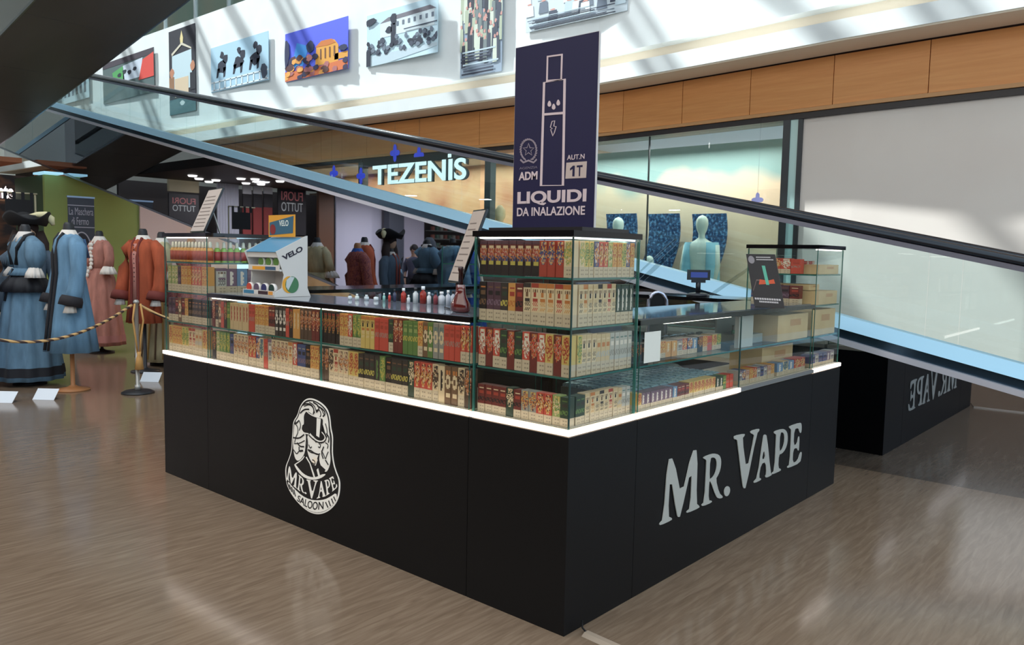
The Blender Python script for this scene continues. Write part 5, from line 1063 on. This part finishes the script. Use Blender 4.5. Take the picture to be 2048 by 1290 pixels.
for nm, pp, lb in (('barrier_post', A0, 'second rope barrier post, just outside the frame'), ('barrier_post', Vector((P.x+1.02, P.y-.46, 0)), 'rope barrier post hidden behind the far glass tower')):
    t = thing(nm, lb, 'post', (pp.x, pp.y, 0))
    q = MB(); q.lathe((pp.x-(.03 if pp.x < 0 else -.03), pp.y, 0), [(0, .165), (.012, .165), (.03, .13), (.035, .03)], STB, 36); q.build('base', t)
    q = MB(); q.lathe((pp.x-(.03 if pp.x < 0 else -.03), pp.y, 0), [(.036, .024), (.96, .021), (.985, .03), (1.0, .015)], STEEL, 24); q.build('pole', t)
t = thing('rope_tassel', 'gold cord knot and tassel hanging down the barrier post', 'tassel', (P.x, P.y, .4))
GO = mat((200, 150, 88), .8)
q = MB()
q.tube([(P.x-.03, P.y-.035, .96), (P.x-.06, P.y-.05, .80), (P.x-.03, P.y-.04, .60), (P.x-.015, P.y-.045, .44)], .010, GO, 8); q.tube([(P.x+.03, P.y-.035, .96), (P.x+.05, P.y-.05, .78), (P.x+.02, P.y-.05, .60), (P.x+.01, P.y-.045, .44)], .010, GO, 8); q.build('cord', t)
q = MB(); q.lathe((P.x, P.y-.045, .26), [(0, .045), (.12, .03), (.15, .018), (.19, .024)], GO, 16); q.build('tassel_end', t)
# ------------------------------------------------------------------ green display wall, banner and shop at the far left
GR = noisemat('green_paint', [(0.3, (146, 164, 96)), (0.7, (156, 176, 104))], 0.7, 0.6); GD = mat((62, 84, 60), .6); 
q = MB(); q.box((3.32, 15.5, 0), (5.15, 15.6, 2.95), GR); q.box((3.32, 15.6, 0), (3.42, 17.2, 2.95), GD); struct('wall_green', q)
q = MB(); q.box((5.15, 15.45, 0), (7.4, 15.6, 2.95), mat((226, 206, 210), .7)); struct('wall_pink', q)
fl = boxo('ceiling_lamp', (3.25, 15.3, 2.96), (3.6, 15.9, 3.0), mat((150, 200, 220), .4, emit=1.0)); tag(fl, 'pale blue tube lamp over the green wall', 'lamp')
PB = at(137, 480, 1, 13.2); PB2 = at(190, 480, 1, 13.2)
RB = thing('roll_up_banner', 'dark grey roll-up banner with white lettering by the green wall', 'banner', ((PB.x+PB2.x)/2, 13.2, 0))
zt_ = at(160, 396, 1, 13.2).z
boxo('sheet', (PB.x, 13.2, .08), (PB2.x, 13.206, zt_), mat((62, 66, 76), .6), RB); boxo('top_rail', (PB.x-.01, 13.19, zt_), (PB2.x+.01, 13.215, zt_+.03), STEEL, RB); boxo('base', (PB.x-.02, 13.1, 0), (PB2.x+.02, 13.3, .08), STEEL, RB)
PBn = Plane((PB.x, 13.2, 0), (1, 0, 0), (0, 0, 1)); wB = PB2.x-PB.x; LG = mat((170, 166, 176), .6)
for z_ in (zt_-.14, zt_-.52): boxo('line', (PB.x, 13.197, z_), (PB2.x, 13.1995, z_+.015), LG, RB)
text('lettering', 'La Maschera', PBn, LG, RB, .02, zt_-.30, wB-.02, zt_-.17, .003); text('lettering', 'di Fermo', PBn, LG, RB, .06, zt_-.47, wB-.1, zt_-.34, .003)
art('oval_frame', [[(wB/2+.17*math.cos(a), zt_-.95+.36*math.sin(a)) for a in [2*math.pi*i/32 for i in range(32)]], [(wB/2+.15*math.cos(a), zt_-.95+.34*math.sin(a)) for a in [2*math.pi*i/32 for i in range(32)]]], PBn, LG, RB, .003)
art('portrait', [[(wB/2+.14*math.cos(a), zt_-.95+.32*math.sin(a)) for a in [2*math.pi*i/32 for i in range(32)]]], PBn, mat((40, 38, 46), .6), RB, .003)
q = MB(); q.box((-11, 13.0, 3.3), (1.2, 18.2, 3.5), SOFF); struct('ceiling_left', q)
q = MB(); q.box((2.5, 17.3, 3.30), (3.5, 21, 3.4), mat((196, 120, 80), .6)); struct('ceiling_far', q)
SHB = noisemat('dark_shop_back', [(0.35, (52, 38, 32)), (0.5, (110, 72, 52)), (0.62, (44, 38, 40))], 1.6, 0.5, (1, 1, 2), 2)
q = MB(); q.box((0.9, 20.9, 0), (6.5, 21, 3.3), SHB); struct('wall_far', q)
SG2 = thing('shop_sign', 'white glowing letters nte on a dark shop front at the frame edge', 'sign', (3.5, 17.6, 2.3))
PN = Plane((0, 17.6, 0), (1, 0, 0), (0, 0, 1)); a_, b_, c_ = PN.px(-4, 396), PN.px(27, 396), PN.px(-4, 371)
text('lettering', 'nte', PN, mat((255, 240, 240), .4, emit=2.5), SG2, a_[0], a_[1], b_[0], c_[1], .01, .01, .03)
boxo('sign_bar', (a_[0]-.4, 17.62, a_[1]-.06), (a_[0]+1.1, 17.66, a_[1]-.02), mat((150, 110, 80), .5), SG2)
HB = thing('tabbed_banner', 'black banner hung by tabs from a pale rod, behind the tricorn hat', 'banner', (2.3, 12.0, 0))
a_, b_ = at(9, 386, 1, 12), at(70, 386, 1, 12); zr = (a_.z+b_.z)/2; z0_ = zr-.42
q = MB(); q.tube([(a_.x-.1, 12, zr), (b_.x+.03, 12, zr)], .012, mat((190, 180, 150), .5), 8); q.build('rod', HB)
q = MB(); q.tube([(b_.x+.01, 12.03, 0), (b_.x+.01, 12.03, zr)], .014, mat((180, 170, 140), .5), 8); q.build('pole', HB)
q = MB(); q.lathe((b_.x+.01, 12.03, 0), [(0, .2), (.02, .2), (.03, .02)], STB, 20); q.build('base', HB)
w4 = (b_.x-a_.x)
pts = [(a_.x, z0_)]+[(b_.x-.03, z0_)]
for i in range(4):
    x1 = b_.x-.03-i*w4*.27; pts += [(x1, zr-.012), (x1-w4*.1, zr-.012), (x1-w4*.1, zr-.1), (x1-w4*.27, zr-.1)] if i < 3 else [(x1, zr-.012), (x1-w4*.1, zr-.012)]
q = MB()
q.prism([(a_.x, 11.985, z0_), (b_.x-.03, 11.985, z0_), (b_.x-.03, 11.985, zr-.1), (a_.x, 11.985, zr-.1)], (0, .006, 0), mat((22, 22, 26), .8))
for i in range(4): x1 = b_.x-.03-i*w4*.29; q.prism([(x1-w4*.11, 11.985, zr-.1), (x1, 11.985, zr-.1), (x1, 11.985, zr+.012), (x1-w4*.11, 11.985, zr+.012)], (0, .006, 0), mat((22, 22, 26), .8))
q.build('cloth', HB)
# ------------------------------------------------------------------ shop row that shows reversed in the mirrored cladding
CPM = Vector((2*X0-CP.x, CP.y, CP.z))
def atm(x, y, yv):
    d = ray(x, y); d = Vector((-d.x, d.y, d.z)); return CPM+d*((yv-CPM.y)/d.y)
YW = 18.0; PW = Plane((0, YW, 0), (1, 0, 0), (0, 0, 1))
q = MB(); q.box((-12, YW+1.5, 0), (0.9, YW+1.6, 3.3), mat((62, 54, 52), .6)); struct('wall_shopfront', q)
def mrect(name, x0, y0, x1, y1, m2, dy=0.0, th=.04, lab=None, cat=None, group=None):
    A, B_ = atm(x0, (y0+y1)/2, YW+dy), atm(x1, (y0+y1)/2, YW+dy); zt = atm((x0+x1)/2, y0, YW+dy).z; zb = atm((x0+x1)/2, y1, YW+dy).z
    o = boxo(name, (min(A.x, B_.x), YW+dy, max(0, zb)), (max(A.x, B_.x), YW+dy+th, zt), m2)
    if lab: tag(o, lab, cat, group)
    return o, min(A.x, B_.x), max(A.x, B_.x), max(0, zb), zt
LIL = mat((214, 212, 232), .6); RDK = mat((40, 34, 40), .5)
def sale(x0, x1, yt, yb, label):
    o, a, b2, zb, zt = mrect('sale_panel', x0, yt, x1, yb, RDK, lab=label, cat='poster'); h = zt-zb; w_ = b2-a
    text('lettering', 'FUORI', PW, mat((206, 120, 120), .5, emit=.15), o, a+.12*w_, zt-.3*h, b2-.12*w_, zt-.12*h, .002); text('lettering', 'TUTTO', PW, mat((206, 210, 210), .5, emit=.15), o, a+.12*w_, zt-.52*h, b2-.12*w_, zt-.34*h, .002)
sale(338, 398, 388, 455, 'dark sale poster reading FUORI TUTTO, reflected behind the slanted board')
sale(556, 612, 372, 470, 'dark sale poster reading FUORI TUTTO, reflected beside the white display')
mrect('shelf_unit', 338, 357, 398, 384, mat((186, 170, 136), .5, emit=.15), .3, .1, 'beige lit shelf unit reflected above the first sale poster', 'shelf')
o, a, b2, zb, zt = mrect('curtain', 434, 362, 478, 560, LIL, .05)
bpy.data.objects.remove(o)
n = 40; q = MB()
for i in range(n):
    xa, xb = a+(b2-a)*i/n, a+(b2-a)*(i+1)/n; f = lambda k: YW+.05+.035*math.sin(k*1.25)
    q.prism([(xa, f(i), .05), (xb, f(i+1), .05), (xb, f(i+1)+.01, .05), (xa, f(i)+.01, .05)], (0, 0, zt-.05), mat((206, 206, 216), .7))
o = q.build('curtain'); tag(o, 'pale pleated curtain reflected beside the slanted board', 'curtain')
for i, x_ in enumerate((486, 507, 528)):
    t = thing('shop_banner', f'{("first", "second", "third")[i]} tall white, dark and red shop banner from the curtain, reflected in the cladding', 'banner', (atm(x_, 400, YW).x, YW, 0))
    for (y0, y1, m2) in ((365, 388, mat((206, 206, 212), .6)), (388, 415, RDK), (415, 470, mat((140, 52, 50), .6))):
        o, *_ = mrect('print_field', x_, y0, x_+17, y1, m2, .02*i); o.parent = t; o.matrix_parent_inverse = t.matrix_basis.inverted()
mrect('door_frame', 638, 350, 668, 640, mat((112, 76, 56), .5), .0, .12, 'brown wooden door frame reflected in the cladding', 'door frame')
mrect('lit_panel', 672, 330, 776, 640, LIL, .3, .05, 'large pale lilac wall panel reflected beside the brown frame', 'panel')
mrect('lit_panel', 806, 330, 848, 640, mat((196, 190, 208), .6), .3, .05, 'narrower pale lilac wall panel reflected beside the grey column', 'panel')
mrect('grey_column', 778, 330, 808, 640, mat((70, 74, 86), .5), -.2, .25, 'grey column reflected between the two pale lilac panels', 'column')
SHV = thing('shelf_unit', 'dim shelf unit of small jars reflected above the blue coats', 'shelf', (-9.5, YW+.2, 0))
for i in range(6):
    o, a, b2, zb, zt = mrect('shelf_board', 862, 430+i*16, 940, 432+i*16, mat((110, 112, 110), .5), .2, .3); o.parent = SHV; o.matrix_parent_inverse = SHV.matrix_basis.inverted()
    q = MB()
    for k in range(9): q.box((a+.08+k*(b2-a)/9.5, YW+.25, zt+.001), (a+.08+k*(b2-a)/9.5+.1, YW+.35, zt+.13), mat(((150, 150, 140), (90, 110, 100), (140, 90, 80))[k % 3], .5))
    q.build('jar_row', SHV)['kind'] = 'stuff'
for i, (x_, y_) in enumerate(((385, 352), (398, 358), (418, 364), (432, 361), (482, 358), (492, 367), (510, 359), (522, 369), (560, 363), (600, 368))):
    P2 = atm(x_, y_, 16.0); 
    t = ((3.28-CPM.z)/(P2.z-CPM.z)); P3 = CPM+(P2-CPM)*t
    if not (13.2 < P3.y < 19.4 and P3.x < 1.0): P3 = Vector((-.5-i*.55, 15.0+(i % 3)*1.2, 3.28))
    q = MB(); q.lathe((P3.x, P3.y, 3.262), [(0, .09), (.035, .11)], mat((255, 246, 236), .4, emit=4), 16); o = q.build('ceiling_spotlight'); tag(o, 'round ceiling spotlight under the dark left soffit', 'lamp', 'ceiling spotlights under the dark left soffit')
for i_, x_ in enumerate((-8.2, -6.0, -3.6, -1.2)): area('shopfront_light', (x_, 15.2+(i_ % 2), 3.25), (0, 0, 0), .3, .3, 90, (1, .95, .92))
# the passer-by seen in the mirrored cladding, between the column and the blue coats
W3 = Vector((-3.25, 12.75, 0)); PRS = thing('person', 'long-haired person in dark clothes with a pale blue shoulder bag, reflected in the cladding', 'person', W3, math.radians(60))
def bodymesh():
    J = {'pel': (0, 0, .95, .13), 'wst': (0, 0, 1.10, .115), 'chs': (0, 0, 1.32, .14), 'nk': (0, 0, 1.47, .055), 'hd0': (0, -.01, 1.54, .06), 'hd1': (0, -.02, 1.63, .088), 'hd2': (0, -.01, 1.70, .06)}
    E_ = [('pel', 'wst'), ('wst', 'chs'), ('chs', 'nk'), ('nk', 'hd0'), ('hd0', 'hd1'), ('hd1', 'hd2')]
    for s_, S in ((-1, 'l'), (1, 'r')):
        J.update({S+'sh': (s_*.17, 0, 1.40, .055), S+'el': (s_*.22, .03, 1.13, .04), S+'wr': (s_*.20, -.08, .90, .028), S+'ha': (s_*.19, -.11, .82, .032), S+'hp': (s_*.09, 0, .90, .095), S+'kn': (s_*.10, -.03*s_, .50, .06), S+'an': (s_*.10, .03*s_, .10, .04), S+'to': (s_*.10, -.12+.03*s_, .035, .035)})
        E_ += [('chs', S+'sh'), (S+'sh', S+'el'), (S+'el', S+'wr'), (S+'wr', S+'ha'), ('pel', S+'hp'), (S+'hp', S+'kn'), (S+'kn', S+'an'), (S+'an', S+'to')]
        for k in range(5):
            a = (-2+k)*.018; J[S+f'f{k}'] = (s_*(.19+(.0 if k else -.03)), -.115+a, .755 if k else .80, .0085); E_.append((S+'ha', S+f'f{k}'))
    ks = list(J); me = bpy.data.meshes.new('body'); me.from_pydata([J[k][:3] for k in ks], [(ks.index(a), ks.index(b)) for a, b in E_], [])
    me.materials.append(mat((196, 150, 126), .6)); o = bpy.data.objects.new('body', me); COL.objects.link(o); o.parent = PRS
    md = o.modifiers.new('skin', 'SKIN'); 
    for i, k in enumerate(ks): sv = me.skin_vertices[0].data[i] if me.skin_vertices else None; 
    return o, ks, J
o, ks, J = bodymesh()
if not o.data.skin_vertices:
    pass
for i, k in enumerate(ks):
    sv = o.data.skin_vertices[0].data[i]; sv.radius = (J[k][3], J[k][3]); sv.use_root = (k == 'pel')
ss = o.modifiers.new('sub', 'SUBSURF'); ss.levels = 1; ss.render_levels = 2
q = MB(); q.loft([el(0, 0, .93, .165, .135), el(0, 0, 1.1, .145, .125), el(0, 0, 1.32, .19, .15), el(0, 0, 1.41, .16, .11), el(0, 0, 1.46, .075, .07)], mat((78, 76, 96), .8), 28)
for s_ in (-1, 1): q.tube([(s_*.15, 0, 1.41), (s_*.20, .01, 1.28), (s_*.225, .03, 1.13), (s_*.205, -.06, .93)], [.065, .06, .052, .042], mat((78, 76, 96), .8), 14)
q.build('top', PRS, local=True)
q = MB()
for s_ in (-1, 1): q.tube([(s_*.07, 0, .95), (s_*.095, 0, .80), (s_*.10, -.03*s_, .50), (s_*.10, .03*s_, .11)], [.115, .11, .075, .06], mat((30, 30, 40), .8), 16)
q.build('trousers', PRS, local=True)
q = MB(); q.ball((0, .015, 1.66), .105, .11, .11, mat((40, 28, 26), .6), 20, 10); q.tube([(0, .07, 1.68), (0, .10, 1.5), (0, .11, 1.3), (0, .10, 1.15)], [.08, .09, .085, .03], mat((40, 28, 26), .6), 16); q.build('hair', PRS, local=True)
q = MB(); q.ball((0, -.105, 1.625), .012, .016, .02, mat((190, 140, 118), .6), 8, 5)
q.build('nose', PRS, local=True)
for s_ in (-1, 1): q = MB(); q.ball((s_*.032, -.098, 1.645), .012, .008, .008, mat((40, 30, 30), .3), 8, 5); q.build('eye', PRS, local=True)
q = MB(); q.ball((0, -.095, 1.585), .024, .008, .007, mat((160, 80, 76), .5), 8, 5); q.build('mouth', PRS, local=True)
BG = thing('shoulder_bag', 'pale blue shoulder bag with black base carried by the reflected person', 'bag', (W3.x, W3.y, .85), math.radians(60))
q = MB(); q.loft([el(.37, 0, .02, .09, .16), el(.37, 0, .16, .085, .15), el(.37, 0, .30, .04, .12)], mat((120, 180, 214), .6), 24); q.build('body', BG, local=True)
q = MB(); q.loft([el(.37, 0, -.08, .08, .15), el(.37, 0, .019, .092, .163)], mat((24, 24, 30), .6), 24); q.build('base', BG, local=True)
q = MB(); q.tube([(.37, .1, .29), (.30, .03, .56), (.27, 0, .60), (.30, -.03, .56), (.37, -.1, .29)], .01, mat((24, 24, 30), .6), 8); q.build('strap', BG, local=True)
